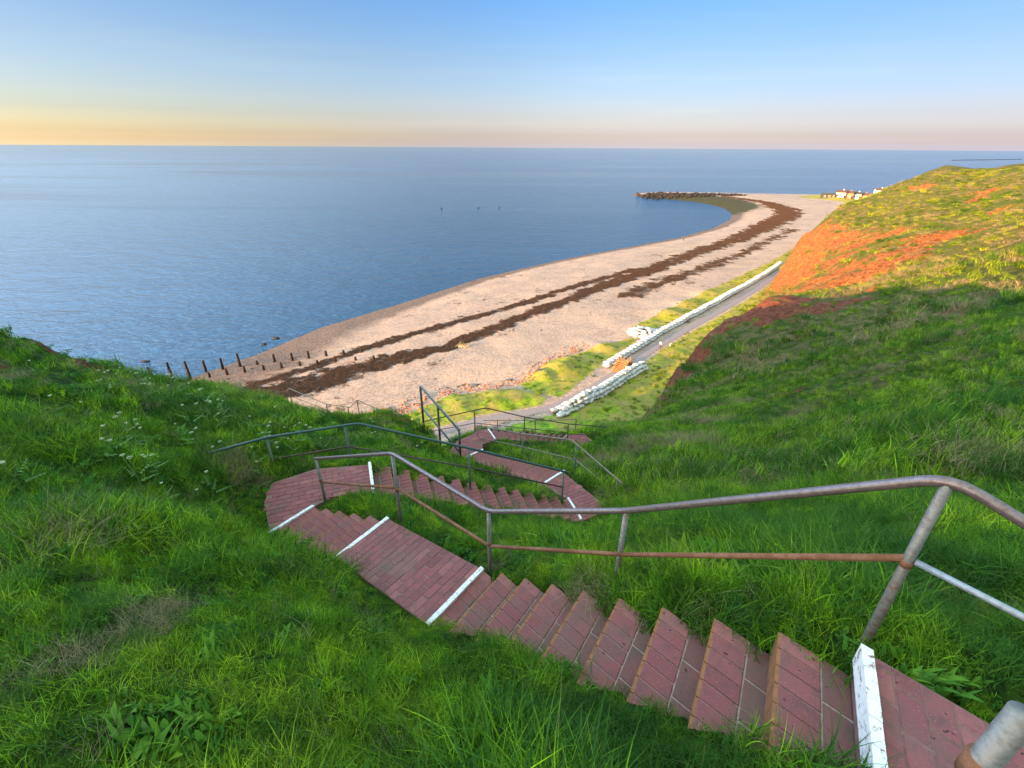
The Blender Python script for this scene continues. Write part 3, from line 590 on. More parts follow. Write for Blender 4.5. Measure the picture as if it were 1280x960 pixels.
quad_paving(B0, lerp(B0,B1,1.12), lerp(S2,S2o,1.1), S2, ramp_z)
flight(S2, S2o, S3, S3o, -4.4, .15, 5, 'short shallow red brick flight between two white edges above the left bend')
paving('path', [(-3.16,5.86),(-3.58,5.26),(-4.0,5.95),(-4.1,6.45),(-3.5,6.85),(-2.55,7.0),(-2.31,6.26),(-2.64,6.18),(-2.95,6.09)], lambda x,y: -5.15, .35, '')
D0, D1 = (-2.31,6.26), (-2.55,6.95); E1, E0 = (1.36,8.63), (1.56,7.99)
flight(D0, D1, E0, E1, -5.15, .17, 13, 'brick flight descending left to right behind the nearest handrail')
paving('path', [(1.36,8.66),(1.56,7.95),(2.06,8.22),(2.14,8.51),(1.29,9.74),(.76,9.24),(1.14,8.84)], lambda x,y: -7.36, .5, '')
F0, F1 = (.82,9.26), (1.29,9.71); G0_, G1_ = (-1.53,13.45), (-1.06,13.84)
flight(F0, F1, G0_, G1_, -7.36, .17, 13, 'brick flight going away to the left from the right-hand bend')
paving('path', [(-1.03,13.84),(-1.56,13.42),(-2.2,13.7),(-2.0,14.44),(-1.5,14.85),(-1.26,15.24),(-.87,15.24),(-.58,14.54),(-1.05,14.24)], lambda x,y: -9.57, .3, '')
flight((-.6,14.56), (-.87,15.21), (2.21,17.55), (2.51,18.07), -9.57, .17, 12, 'farthest brick flight, descending left to right toward the beach')
paving('path', [(2.51,18.1),(2.21,17.5),(2.94,17.15),(3.6,17.5),(3.3,18.2)], lambda x,y: -11.61, .3, '')
quad_paving(A0, lerp(A0,A1,1.3), (2.25,-.15), (2.62,.52), lambda x,y: -2.15)
# ---------------------------------------------------------------- railings
def railing(label, top, posts, mid, m_top, m_mid, m_post, r=.024, r_mid=.016, r_post=.022, cat='railing', rr=.10, brackets=False):
    """top: points of the handrail; posts: (x,y,z base,height); mid: list of polylines"""
    b0 = posts[0]; root = empty('handrail_fence', b0[:3]); l = b0[:3]
    mb = MB(); mb.tube(top, r, 12, 0, rr); mb.build('handrail', m_top, root, l, True)
    for pl in mid:
        mb = MB(); mb.tube(pl, r_mid, 8, 0, .05); mb.build('mid_rail', m_mid, root, l, True)
    for p in posts:
        mb = MB(); mb.tube([(p[0],p[1],p[2]-.35),(p[0],p[1],p[2]+p[3]-r*.6)], r_post, 10); o = mb.build('post', m_post, root, l, True)
        if brackets:
            mb = MB(); mb.tube([(p[0],p[1],p[2]+p[3]*.52-.018),(p[0],p[1],p[2]+p[3]*.52+.018)], r_post+.003, 10); c = mb.build('bracket', m_mid, o, (0,0,0), True)
            c.data.transform(Matrix.Translation((-l[0],-l[1],-l[2])))
    return tag(root, label, cat, 'two-bar railings along the steps')
def top_of(p, dz=0): return (p[0], p[1], p[2]+p[3]+dz)
def mid_of(p, f=.5): return (p[0], p[1], p[2]+p[3]*f)
pa, pb, pc, pd, pe = (-3.03,6.01,-5.2,.87), (-1.45,4.74,-4.5,1.17), (-.22,3.57,-4.05,.86), (.87,2.76,-3.35,.90), (1.80,1.56,-2.2,1.0)
def toward(a, b, e): d = Vector(b)-Vector(a); return tuple(Vector(b)+d.normalized()*e)
tp = [top_of(p) for p in (pa,pb,pc,pd,pe)]
E1p = top_of(pe)
tp2 = [toward(tp[1],tp[0],.06), tp[0], tp[1], tp[2], tp[3], E1p, (1.955,1.373,-1.265), (2.25,1.02,-1.40)]
SILVER = (2.04,1.27,-1.66)
ra = railing('rusty brown two-bar handrail beside the nearest brick steps', tp2, [pa,pb,pc,pd,pe], [[mid_of(pa,.48),mid_of(pb,.55)],[mid_of(pb,.55),mid_of(pc,.47),mid_of(pd,.5),mid_of(pe,.55)]], MAT['brownrail'], MAT['rust'], MAT['galv'], r_mid=.018, brackets=True)
mb = MB(); q0 = Vector(mid_of(pe,.55)); mb.tube([q0+Vector((.012,-.022,.0)), SILVER, tuple(Vector(SILVER)+(Vector(SILVER)-q0)*.8)], .015, 8); mb.build('mid_rail', MAT['silver'], ra, pa[:3], True)
# the second rail of the same flight, on the outer side near the eye
mb = MB(); nr = empty('handrail_fence', (.97,.52,-2.15)); l = (.97,.52,-2.15)
mb.tube([(.97,.52,-2.5),(.97,.52,-.95)], .024, 16); np_ = mb.build('post', MAT['galv'], nr, l, True)
mb = MB(); mb.tube([(.97,.52,-1.17),(.97,.52,-1.11)], .030, 16); c = mb.build('bracket', MAT['rust'], np_, l, True)
mb = MB(); mb.tube([(.98,.50,-.95),(1.15,-.25,-.93),(1.2,-1.2,-.93)], .024, 12); mb.build('handrail', MAT['brownrail'], nr, l, True)
mb = MB(); mb.tube([(.97,.52,-1.42),(1.15,-.25,-1.4),(1.2,-1.2,-1.4)], .016, 12); mb.build('mid_rail', MAT['rust'], nr, l, True)
tag(nr, 'close rail post with a rusty collar cut off by the bottom right corner', 'railing', 'two-bar railings along the steps')
L0, L1, L2, L3 = (-4.3,6.96,-5.5,.93), (-3.11,7.5,-5.6,.97), (-.83,7.58,-6.1,.91), (1.16,8.49,-7.3,.88)
railing('dark green two-bar railing around the far side of the left bend', [(-5.0,6.45,-4.55), top_of(L0), (-2.85,7.5,-4.60), top_of(L2), top_of(L3), toward(top_of(L2),top_of(L3),.12)], [L0,L1,L2,L3], [[mid_of(L0),mid_of(L1),mid_of(L2),mid_of(L3)]], MAT['teal'], MAT['darkrail'], MAT['greenpost'])
M0, M1, M2, M3 = (-1.27,14.73,-9.9,.79), (.35,12.57,-8.9,.84), (1.74,10.56,-8.0,.90), (2.63,9.41,-7.95,.60)
railing('grey-green railing right of the second flight, sloping into the grass at its right end', [top_of(M0), top_of(M1), (1.62,10.72,-7.06), top_of(M3), toward(top_of(M2),top_of(M3),.22)], [M0,M1,M2,M3], [[mid_of(M0,.35),mid_of(M1,.42),mid_of(M2,.45)],[mid_of(M2,.45),(2.55,9.5,-7.75)]], MAT['olive'], MAT['olive'], MAT['greenpost'])
N0, N1, N2, N3, N4 = (-3.0,15.2,-10.1,1.0), (-1.42,15.54,-10.0,1.04), (.52,16.59,-10.9,1.08), (2.47,17.64,-11.7,.92), (4.36,18.51,-12.0,.53)
railing('dark brown railing peaking at the lowest bend, against the beach lawn', [(-3.4,15.3,-9.3), (-1.0,15.75,-8.93), top_of(N2), top_of(N3), top_of(N4), (4.9,18.8,-11.6)], [N1,N2,N3,N4], [[(-3.4,15.3,-9.8),mid_of(N1),mid_of(N2),mid_of(N3)],[mid_of(N3,.4),(4.1,18.5,-11.85)]], MAT['darkrail'], MAT['darkrail'], MAT['darkrail'], r=.022, r_mid=.014)
O0, O1, O2 = (3.0,18.9,-12.3,1.0), (1.2,20.6,-13.4,1.0), (-.8,22.6,-14.6,1.0)
railing('thin pale railing of the next flight down, seen through the lowest bend', [top_of(O0), top_of(O1), top_of(O2), (-1.6,23.4,-14.1)], [O0,O1,O2], [[mid_of(O0),mid_of(O1),mid_of(O2)]], MAT['olive'], MAT['galv'], MAT['darkrail'], r=.022, r_mid=.014)
Q0, Q1, Q2 = (-2.82,12.93,-8.0,1.44), (-2.38,13.2,-8.8,1.38), (-1.76,13.45,-9.6,1.17)
railing('tall silver-grey railing with a steeply sloping top beside the lower landing', [top_of(Q0), (-1.80,13.43,-8.42), (-1.76,13.45,-8.6), (-1.76,13.45,-9.0)], [Q0,Q1,Q2], [[(-2.80,12.94,-7.38),(-1.78,13.44,-9.38)]], MAT['silver'], MAT['silver'], MAT['darkrail'], r=.040, r_mid=.030, r_post=.034, rr=.04)
R0 = [(-17.83,33.48,-18.9,1.5),(-14.8,32.88,-19.5,1.1),(-13.2,33.1,-19.9,1.1),(-12.3,32.9,-19.4,1.4),(-10.2,33.0,-20.2,1.0)]
railing('small distant railing poking above the grass crest in front of the seaweed', [top_of(R0[0],.1), top_of(R0[1]), (-13.0,33.0,-18.75), top_of(R0[3]), top_of(R0[4]), (-9,33.2,-19.6)], R0, [[mid_of(R0[0],.6),mid_of(R0[1],.5)]], MAT['galv'], MAT['darkrail'], MAT['darkrail'], r=.030, r_mid=.02, r_post=.035)
mb = MB(); mb.tube([(-.5,0,0),(.5,0,0)], .02, 8)
# ---------------------------------------------------------------- sandbag walls
def bag_mesh(seed, sx, sy, sz):
    r = random.Random(seed); v, f = [], []; nu, nv = 14, 9
    for i in range(nv+1):
        ph = -math.pi/2+math.pi*i/nv
        for j in range(nu):
            th = 2*math.pi*j/nu; e = .62
            def pw(c): return math.copysign(abs(c)**e, c)
            x = pw(math.cos(ph))*pw(math.cos(th)); y = pw(math.cos(ph))*pw(math.sin(th)); z = math.copysign(abs(math.sin(ph))**.9, math.sin(ph))
            k = 1+.10*math.sin(3*th+seed)+.05*r.uniform(-1,1); pin = 1-.25*abs(y)**3
            v.append((x*sx/2*k, y*sy/2*(1+.03*r.uniform(-1,1)), (z*sz/2)*pin*(1+.12*r.uniform(-1,1))-(.10*sz*(1-abs(y)))))
    f = [(i*nu+j, i*nu+(j+1)%nu, (i+1)*nu+(j+1)%nu, (i+1)*nu+j) for i in range(nv) for j in range(nu)]
    return v, f
def bag_proto(seed, sx, sy, sz, lab, grp, loc):
    v, f = bag_mesh(seed, sx, sy, sz); o = mesh_obj('sandbag', v, f, MAT['bag'], None, (0,0,0), True); o.location = (loc[0],loc[1],loc[2]+EYE); return tag(o, lab, 'sandbag', grp)
def along(pts, step):
    out = []; acc = 0
    for a, b in zip(pts[:-1], pts[1:]):
        Ls = math.dist(a, b); t = acc
        while t < Ls: out.append((lerp(a,b,t/Ls), math.atan2(b[1]-a[1], b[0]-a[0]))); t += step
        acc = t-Ls
    return out
FAR = [(19.8,87.6),(28.6,97.8),(37.9,108.9),(48.5,120.2),(69.7,143.6),(93.6,170.9),(104.1,183.9)]
far_lab = 'white sandbag laid crosswise in the long wall left of the path'; near_lab = 'white sandbag in the heaped wall right of the path end'; lump_lab = 'white sandbag in the bulging pile where the long wall begins to widen'
protoF = [bag_proto(s, 1.5, 1.8, .6, far_lab, 'sandbags of the long wall', (0,0,-60)) for s in (1,2,3)]
used = [False]*3
def put(protos, used, p, rz, tiltv=(0,0), sc=1.0, lab=None):
    k = random.randrange(len(protos))
    if not used[k]: used[k] = True; o = protos[k]; o.location = (p[0],p[1],p[2]+EYE); o.rotation_euler[2] = rz; o.scale = (sc,)*3
    else: o = copy_thing(protos[k], p, rz, sc)
    o.rotation_euler[0] = tiltv[0]; o.rotation_euler[1] = tiltv[1]; return o
for i, (p, a) in enumerate(along(FAR, 1.62)):
    nx, ny = -math.sin(a), math.cos(a); z = bz(p[0]+nx*1.2, p[1]+ny*1.2)
    put(protoF, used, (p[0]+nx*.55, p[1]+ny*.55, z+.22), a+random.uniform(-.06,.06), (random.uniform(-.08,.05), random.uniform(-.06,.06)), random.uniform(.94,1.10))
    if i < 84: put(protoF, used, (p[0]+nx*.75+.3*math.cos(a), p[1]+ny*.75+.3*math.sin(a), z+.68+random.uniform(-.05,.05)), a+random.uniform(-.09,.09), (random.uniform(-.08,.08), random.uniform(-.06,.06)), random.uniform(.88,1.0))
protoN = [bag_proto(s, 1.2, 1.05, .68, near_lab, 'sandbags of the heaped wall', (0,0,-60)) for s in (5,6,7,8)]; usedN = [False]*4
NEAR = [(7.6,68.0),(11.4,71.0),(17.2,77.2),(23.9,84.6),(26.4,86.9)]
for tier, (offs, hh) in enumerate((((-.85,.85),.25),((-.5,.45),.78),((0,),1.28))):
    for p, a in along(NEAR, 1.15):
        if math.dist(p, NEAR[0]) < tier*1.1: continue
        nx, ny = -math.sin(a), math.cos(a); z = bz(p[0]+.9, p[1]-1.2)
        for o_ in offs:
            x = p[0]+nx*(o_+random.uniform(-.12,.12)); y = p[1]+ny*(o_+random.uniform(-.12,.12))
            put(protoN, usedN, (x, y, z+hh+random.uniform(-.06,.08)), a+random.uniform(-.5,.5)+(1.57 if random.random()<.3 else 0), (random.uniform(-.3,.3), random.uniform(-.25,.25)), random.uniform(.95,1.25))
protoL = [bag_proto(s, 1.1, 1.5, .5, lump_lab, 'sandbags of the bulging pile', (0,0,-60)) for s in (11,12)]; usedL = [False]*2
for ring, (rad, hh, n) in enumerate(((3.0,.25,13),(2.2,.65,9),(1.2,.95,5))):
    for k in range(n):
        a = 2*math.pi*k/n+ring*.3; x = 31.6+rad*1.5*math.cos(a)*.75; y = 107.0+rad*1.1*math.sin(a)
        put(protoL, usedL, (x, y, bz(31,107)+hh+random.uniform(-.08,.08)), a+random.uniform(-.3,.3), (random.uniform(-.2,.2), random.uniform(-.2,.2)), random.uniform(.9,1.15))
# ---------------------------------------------------------------- wooden steps over the wall
ws = (21.6,85.9); zb = bz(*ws)+.03; ang = math.atan2(.83,.56); root = empty('wooden_steps', (*ws,zb)); l = (*ws,zb)
ux, uy = math.cos(ang), math.sin(ang); vx, vy = -uy, ux
def wp(u, v, h): return (ws[0]+ux*u+vx*v, ws[1]+uy*u+vy*v, zb+h)
for i in range(7): mb = MB(); mb.box(wp(-1.2+i*.36, 0, .2+i*.2), .34, 2.0, .06, ang); mb.build('step', MAT['newwood'], root, l)
mb = MB(); mb.box(wp(1.9,0,1.42), 1.3, 2.0, .07, ang); mb.build('platform', MAT['newwood'], root, l)
for i in range(6): mb = MB(); mb.box(wp(2.75+i*.34, 0, 1.2-i*.2), .32, 2.0, .06, ang); mb.build('step', MAT['newwood'], root, l)
for s in (-1,1):
    mb = MB(); mb.tube([wp(-1.4,s*1.02,.02), wp(1.25,s*1.02,1.38), wp(2.5,s*1.02,1.38), wp(4.6,s*1.02,.05)], .13, 4); mb.build('stringer', MAT['newwood'], root, l)
    mb = MB(); mb.tube([wp(-1.3,s*1.0,1.05), wp(1.25,s*1.0,2.4), wp(2.6,s*1.0,2.4), wp(4.6,s*1.0,1.1)], .05, 6); mb.build('handrail', MAT['newwood'], root, l)
    for u, h in ((-1.3,0),(0,.68),(1.25,1.36),(2.55,1.36),(4.5,.1)): mb = MB(); mb.box(wp(u,s*1.0,h+.5), .1, .1, 1.1, ang); mb.build('post', MAT['newwood'], root, l)
    mb = MB(); mb.box(wp(.9,s*.98,.55), 2.4, .05, .9, ang); mb.build('side_board', MAT['newwood'], root, l)
tag(root, 'yellow wooden steps crossing the gap between the two sandbag walls', 'steps')
# ---------------------------------------------------------------- groyne posts
UP = [(-77.38,90.83,-43.6,2.2),(-74.4,92.69,-43.5,2.3),(-70.37,92.53,-43.4,2.3),(-66.72,93.01,-43.3,2.1),(-63.09,93.37,-43.2,2.1),(-59.51,93.86,-43.1,2.5),(-55.77,94.1,-43.0,.8),(-52.26,94.86,-42.9,1.5),(-48.32,94.97,-42.8,1.5),(-44.96,95.75,-42.7,1.4),(-41.34,96.54,-42.6,1.0),(-37.54,96.93,-42.5,.8),(-33.81,97.61,-42.4,.6)]
LO = [(-75.75,89.38,-43.6,1.9),(-70.79,88.28,-43.5,2.2),(-67.24,88.49,-43.4,2.0),(-63.26,88.7,-43.3,.9),(-59.71,89.14,-43.2,1.1),(-56.2,89.72,-43.1,1.1),(-52.45,90.3,-43.0,.9),(-48.82,90.76,-42.9,1.1),(-45.1,91.36,-42.8,.8),(-41.47,91.71,-42.7,.8),(-37.98,92.83,-42.6,.8),(-33.71,93.07,-42.5,.6),(-29.89,93.43,-42.4,.4)]
ORD = ['first','second','third','fourth','fifth','sixth','seventh','eighth','ninth','tenth','eleventh','twelfth','thirteenth']
for row, nm in ((UP,'seaward'),(LO,'landward')):
    for k, (x, y, z, h) in enumerate(row):
        z = bz(x, y); mb = MB(); n = 9; vs = []; h = max(h*1.25,.8)
        for j, (hh, rr) in enumerate(((-.8,.20),(h*.35,.19),(h*.7,.165),(h*.97,.15),(h,.10))):
            for i in range(n):
                a = 2*math.pi*i/n; q = rr*(1+random.uniform(-.10,.10))*1.5; vs.append((x+q*math.cos(a), y+q*math.sin(a), z+hh+random.uniform(-.03,.03)))
        fs = [(j*n+i, j*n+(i+1)%n, (j+1)*n+(i+1)%n, (j+1)*n+i) for j in range(4) for i in range(n)]+[tuple(range(4*n,5*n))]
        o = mesh_obj('groyne_post', vs, fs, MAT['oldwood'], None, (x,y,z), False)
        tag(o, 'dark wooden groyne post, %s from the sea in the %s row' % (ORD[k], nm), 'wooden post', 'groyne posts in two rows across the beach')
# ---------------------------------------------------------------- rocks
def rock_mesh(seed, n=2, squash=.7):
    bm = bmesh.new(); bmesh.ops.create_icosphere(bm, subdivisions=n, radius=1); r = random.Random(seed); dirs = [Vector((r.gauss(0,1),r.gauss(0,1),r.gauss(0,1))).normalized() for _ in range(9)]
    for v in bm.verts:
        for d in dirs:
            t = v.co.dot(d)-.68
            if t > 0: v.co -= d*t*.85
        v.co.z *= squash
    vs = [tuple(v.co) for v in bm.verts]; fs = [tuple(q.index for q in f.verts) for f in bm.faces]; bm.free(); return vs, fs
def rock(loc, sz, m, lab, seed, grp=None, rz=0, name='boulder'):
    v, f = rock_mesh(seed); v = [(loc[0]+a*sz[0]*math.cos(rz)-b*sz[1]*math.sin(rz), loc[1]+a*sz[0]*math.sin(rz)+b*sz[1]*math.cos(rz), loc[2]+c*sz[2]) for a,b,c in v]
    return tag(mesh_obj(name, v, f, m, None, loc), lab, 'rock', grp)
rock((-60.4,112.9,-43.9), (1.0,.7,.5), MAT['darkrock'], 'dark rock at the waterline farthest right of three near the groyne', 1, 'dark rocks at the waterline')
rock((-61.5,108.6,-43.9), (.8,.6,.4), MAT['darkrock'], 'smaller dark rock at the waterline, middle of three near the groyne', 2, 'dark rocks at the waterline')
rock((-83.3,97.9,-43.95), (1.3,.6,.45), MAT['darkrock'], 'dark rock alone in the water left of the groyne posts', 3, 'dark rocks at the waterline')
for k, (x, y, lab) in enumerate(((-28,404.2,'tiny dark float on the open sea, left of the close pair'),(-11.2,405.1,'tiny dark float on the open sea, right of the close pair'),(-56.8,397.1,'tiny dark float on the open sea, farthest left of three'))):
    mb = MB(); mb.tube([(x,y,-44.3),(x,y,-43.7),(x,y,-43.2)], .9, 10, r2=.25); tag(mb.build('buoy', MAT['darkrock'], None, (x,y,-44), True), lab, 'buoy', 'floats on the sea')
for k in range(3):
    x, y = [(-4.0,97.5),(-1.5,96),(-7,94.2)][k]; rock((-7+k*6.2, 79.5+k*1.9, bz(-7+k*6.2,79.5+k*1.9)+.1), (1.3,.5,.22), MAT['rock'], ['flat grey slab on the sand, leftmost of three by the lawn edge','flat grey slab on the sand, middle of three by the lawn edge','flat grey slab on the sand, rightmost of three by the lawn edge'][k], 20+k, 'flat slabs above the lawn', .5, 'stone_slab')
rv, rf = [], []
for k in range(420):                                                  # breakwater rubble, one mass
    t = random.random()**.8; x = 128+t*90+random.gauss(0,2); y = 508+t*(-12)+random.gauss(0,9*(1-t)+3)-t*t*8; s = random.uniform(.9,2.4)*(1-.3*t)
    v, f = rock_mesh(k%17, 1); kk = len(rv); a = random.uniform(0,6.3)
    rv += [(x+s*(p[0]*math.cos(a)-p[1]*math.sin(a)), y+s*(p[0]*math.sin(a)+p[1]*math.cos(a)), max(bz(x,y),-43.9)+.5+s*p[2]) for p in v]; rf += [tuple(i+kk for i in q) for q in f]
o = mesh_obj('breakwater_rubble', rv, rf, MAT['darkrock'], None, (130,505,-43)); tag(o, 'heap of dark boulders at the tip of the spit', 'rocks', None, 'stuff')
rv, rf = [], []
for k in range(380):
    P = [(-24,66.5),(-18,70),(-11,76.5),(0,79),(4,82),(8,91),(17,98.5)]; i = random.randrange(len(P)-1); t = random.random(); p = lerp(P[i],P[i+1],t); x = p[0]+random.gauss(-.6,.9); y = p[1]+random.gauss(.9,1.0); s = random.uniform(.08,.34)**1.0
    v, f = rock_mesh(k%13, 1); kk = len(rv); z = bz(x,y)+s*.2; rv += [(x+s*a, y+s*b, z+s*c) for a,b,c in v]; rf += [tuple(i_+kk for i_ in q) for q in f]
o = mesh_obj('red_rubble', rv, rf, MAT['redrock'], None, (0,79,-40)); tag(o, 'band of red and pale stones between sand and lawn', 'stones', None, 'stuff')
# reef and driftwood
mb = MB(); n = 40
for i in range(n):
    t = i/(n-1); x = 2074+(2760-2074)*t; y = 2474+(2850-2474)*t; mb.box((x,y,-43.2), 19, 14*random.uniform(.5,1.3)*math.sin(math.pi*(t*.9+.05)), 2.2*random.uniform(.6,1.1), .48)
tag(mb.build('reef', MAT['darkrock'], None, (2400,2650,-43)), 'long dark reef lying low in the sea near the right horizon', 'reef')
mb = MB()
for k in range(9):
    a = random.uniform(-.6,.7)+.3; x, y = -11.3+random.uniform(-1.5,1.5), 98.7+random.uniform(-1,1); ll = random.uniform(.8,2.2); z = bz(-11.3,98.7)
    mb.tube([(x,y,z+.12),(x+ll*.5*math.cos(a),y+ll*.5*math.sin(a),z+.25+random.uniform(0,.3)),(x+ll*math.cos(a+.3),y+ll*math.sin(a+.3),z+.35+random.uniform(-.1,.5))], .09, 6, r2=.03)
tag(mb.build('driftwood', MAT['driftwood'], None, (-11.3,98.7,bz(-11.3,98.7))), 'tangle of pale driftwood branches on the dark seaweed band', 'driftwood')
# ---------------------------------------------------------------- houses far out on the flat
def house(x, y, w_, d_, h, roof_h, rz, mw, mr, lab, grp='houses on the flat behind the beach'):
    z = bz(x, y); root = empty('house', (x,y,z)); l = (x,y,z); ca, sa = math.cos(rz), math.sin(rz)
    def T(a, b, c): return (x+a*ca-b*sa, y+a*sa+b*ca, z+c)
    mb = MB(); v = [T(a*w_/2,b*d_/2,c) for a,b in ((-1,-1),(1,-1),(1,1),(-1,1)) for c in (-1,h)]+[T(-w_/2,0,h+roof_h),T(w_/2,0,h+roof_h)]
    mb.add(v, [(0,2,3,1),(2,4,5,9,3),(4,6,7,5),(6,0,1,8,7)]); mb.build('wall', mw, root, l)
    mb = MB(); e = .4
    for s in (-1,1):
        q = [T(-w_/2-e,s*(d_/2+e),h-e*roof_h/(d_/2)), T(w_/2+e,s*(d_/2+e),h-e*roof_h/(d_/2)), T(w_/2+e,0,h+roof_h+.05), T(-w_/2-e,0,h+roof_h+.05)]
        q2 = [(a,b,c+.2) for a,b,c in q]; mb.add(q+q2, [(0,1,2,3),(4,7,6,5),(0,4,5,1),(1,5,6,2),(3,7,4,0)])
    rf_ = mb.build('roof', mr, root, l); mb = MB(); mb.box(T(w_*.2,.6,h+roof_h+.2), .7,.7,1.4, rz); ch = mb.build('chimney', mw, rf_, l)
    for k in range(3):
        f = MB(); f.box(T(-w_*.32+k*w_*.32, -d_/2-.03, h*.5), 1.3, .1, 1.5, rz); fr = f.build('window', MAT['white'], root, l)
        g = MB(); g.box(T(-w_*.32+k*w_*.32, -d_/2-.09, h*.5), 1.0, .06, 1.2, rz); g.build('pane', MAT['glass'], fr, l)
        g = MB(); g.box(T(-w_/2-.03, (-.3+.3*k)*d_, h*.5), .1, 1.1, 1.4, rz); g.build('window', MAT['glass'], root, l)
    mb = MB(); mb.box(T(w_*.42, -d_/2-.05, 1.05), 1.0, .1, 2.1, rz); mb.build('door', MAT['oldwood'], root, l)
    return tag(root, lab, 'house', grp)
house(290.5,450.5, 7,8,4.6,1.6, -.5, MAT['wall'], MAT['roof'], 'white-walled low house with brown roof, leftmost of the far houses')
house(297.0,449.5, 6,7,4.8,1.4, -.5, MAT['redwall'], MAT['roof'], 'red-walled low house between the white ones behind the beach')
house(305.0,450.5, 6,7,4.0,1.4, -.5, MAT['wall'], MAT['darkroof'], 'white house with dark roof just right of the red one')
house(311.5,450.0, 6,6,3.6,1.3, -.5, MAT['redwall'], MAT['roof'], 'small red hut half hidden by the cliff slope')
house(281.0,452.0, 11,6,2.8,.9, -.3, MAT['darkroof'], MAT['darkroof'], 'long dark shed left of the white far house')
house(328.0,456.0, 7,6,7.2,1.3, -.4, MAT['wall'], MAT['roof'], 'pale taller house whose top shows above the cliff slope')
# ---------------------------------------------------------------- small box sign and pole
x, y = 35.2, 97.5; z = bz(x, y); root = empty('info_box', (x,y,z)); l = (x,y,z)
mb = MB(); mb.box((x,y,z+.75), .7,.12,.55,.6); bx_ = mb.build('panel', MAT['white'], root, l)
mb = MB(); mb.box((x,y,z+1.05), .78,.2,.05,.6); mb.build('cap', MAT['white'], root, l)
for s in (-1,1): mb = MB(); mb.box((x+s*.27*math.cos(.6),y+s*.27*math.sin(.6),z+.2), .06,.06,.6,.6); mb.build('leg', MAT['oldwood'], root, l)
tag(root, 'small pale box sign in the grass beside the path', 'sign')
mb = MB(); zz = bz(32.9,94); mb.tube([(32.4,96.0,zz+1.0),(32.9,94.2,zz+.95),(33.4,92.2,zz+.9)], .05, 6); root = empty('barrier_rail', (32.9,94.2,zz)); mb.build('rail', MAT['darkrail'], root, (32.9,94.2,zz))
for p in ((32.45,95.8),(33.35,92.4)): mb = MB(); mb.tube([(*p,zz-.2),(*p,zz+1.0)], .05, 6); mb.build('post', MAT['darkrail'], root, (32.9,94.2,zz))
tag(root, 'short dark barrier rail by the path, in front of the walker', 'barrier')
# ---------------------------------------------------------------- people, far away
def person(loc, rz, mj, lab, pose=0):
    J = dict(pel=(0,0,.95,.15), chest=(0,.02,1.25,.16), neck=(0,.0,1.46,.06), head=(0,.03,1.62,.10), top=(0,.03,1.70,.09))
    st = .22 if pose == 0 else .06
    V = [(0,0,.93,.14,.11),(0,.01,1.12,.14,.10),(0,.01,1.34,.17,.11),(0,0,1.45,.06,.06),(0,.02,1.55,.075,.085),(0,.02,1.66,.08,.09),
         (-.10,.05,.86,.085,.085),(-.10,st*.7,.50,.06,.06),(-.10,st*.9-.1,.09,.045,.045),(-.10,st*.9+.08,.04,.04,.03),
         (.10,-.03,.86,.085,.085),(.10,-st*.2+.06,.50,.06,.06),(.10,-st*1.4,.12,.045,.045),(.10,-st*1.4+.17,.04,.04,.03),
         (-.19,0,1.38,.055,.055),(-.24,-.08,1.12,.045,.045),(-.23,.04,.88,.035,.035),(-.23,.08,.79,.03,.02),
         (.19,0,1.38,.055,.055),(.24,.06,1.12,.045,.045),(.22,.2,.92,.035,.035),(.22,.26,.84,.03,.02)]
    E = [(0,1),(1,2),(2,3),(3,4),(4,5),(0,6),(6,7),(7,8),(8,9),(0,10),(10,11),(11,12),(12,13),(2,14),(14,15),(15,16),(16,17),(2,18),(18,19),(19,20),(20,21)]
    root = empty('person', loc)
    me = bpy.data.meshes.new('body'); me.from_pydata([v[:3] for v in V], E, []); o = bpy.data.objects.new('body', me); C.objects.link(o); o.parent = root
    md = o.modifiers.new('skin','SKIN'); sv = me.skin_vertices[0].data
    for i, v in enumerate(V): sv[i].radius = (v[3],v[4]); sv[i].use_root = (i == 0)
    sb = o.modifiers.new('sub','SUBSURF'); sb.levels = 1; sb.render_levels = 2
    dg = bpy.context.evaluated_depsgraph_get(); ev = bpy.data.meshes.new_from_object(o.evaluated_get(dg)); o.modifiers.clear(); o.data = ev
    ev.materials.clear()
    for m in (MAT['skin'], mj, MAT['trousers']): ev.materials.append(m)
    for p in ev.polygons:
        c = p.center; p.material_index = 0 if (c.z > 1.43 or (abs(c.x) > .17 and c.z < .9)) else (1 if c.z > .9 else 2); p.use_smooth = True
    bm = bmesh.new(); bmesh.ops.create_icosphere(bm, subdivisions=2, radius=.105)
    for v in bm.verts: v.co.z = v.co.z*1.05+1.69; v.co.y = v.co.y-.01
    hm = bpy.data.meshes.new('hair'); bm.to_mesh(hm); bm.free(); hm.materials.append(MAT['hair']); h = bpy.data.objects.new('hair', hm); C.objects.link(h); h.parent = root
    root.rotation_euler[2] = rz; return tag(root, lab, 'person', 'people far below')
person((33.0,97.9,bz(33.0,97.9)+.07), -.55+math.pi, MAT['cloth'], 'person in a pale lilac jacket and dark trousers walking on the path by the sandbags')
person((87.1,248.4,bz(87.1,248.4)), .6, MAT['darkcloth'], 'lone person in black standing on the beach close to the water', 1)
person((223.7,515,bz(223.7,515)), 1.2, MAT['darkcloth'], 'person in black on the ridge of the spit, left one of two', 1)
person((248,496,bz(248,496)), .2, MAT['darkcloth'], 'person in black on the ridge of the spit, right one of two', 1)
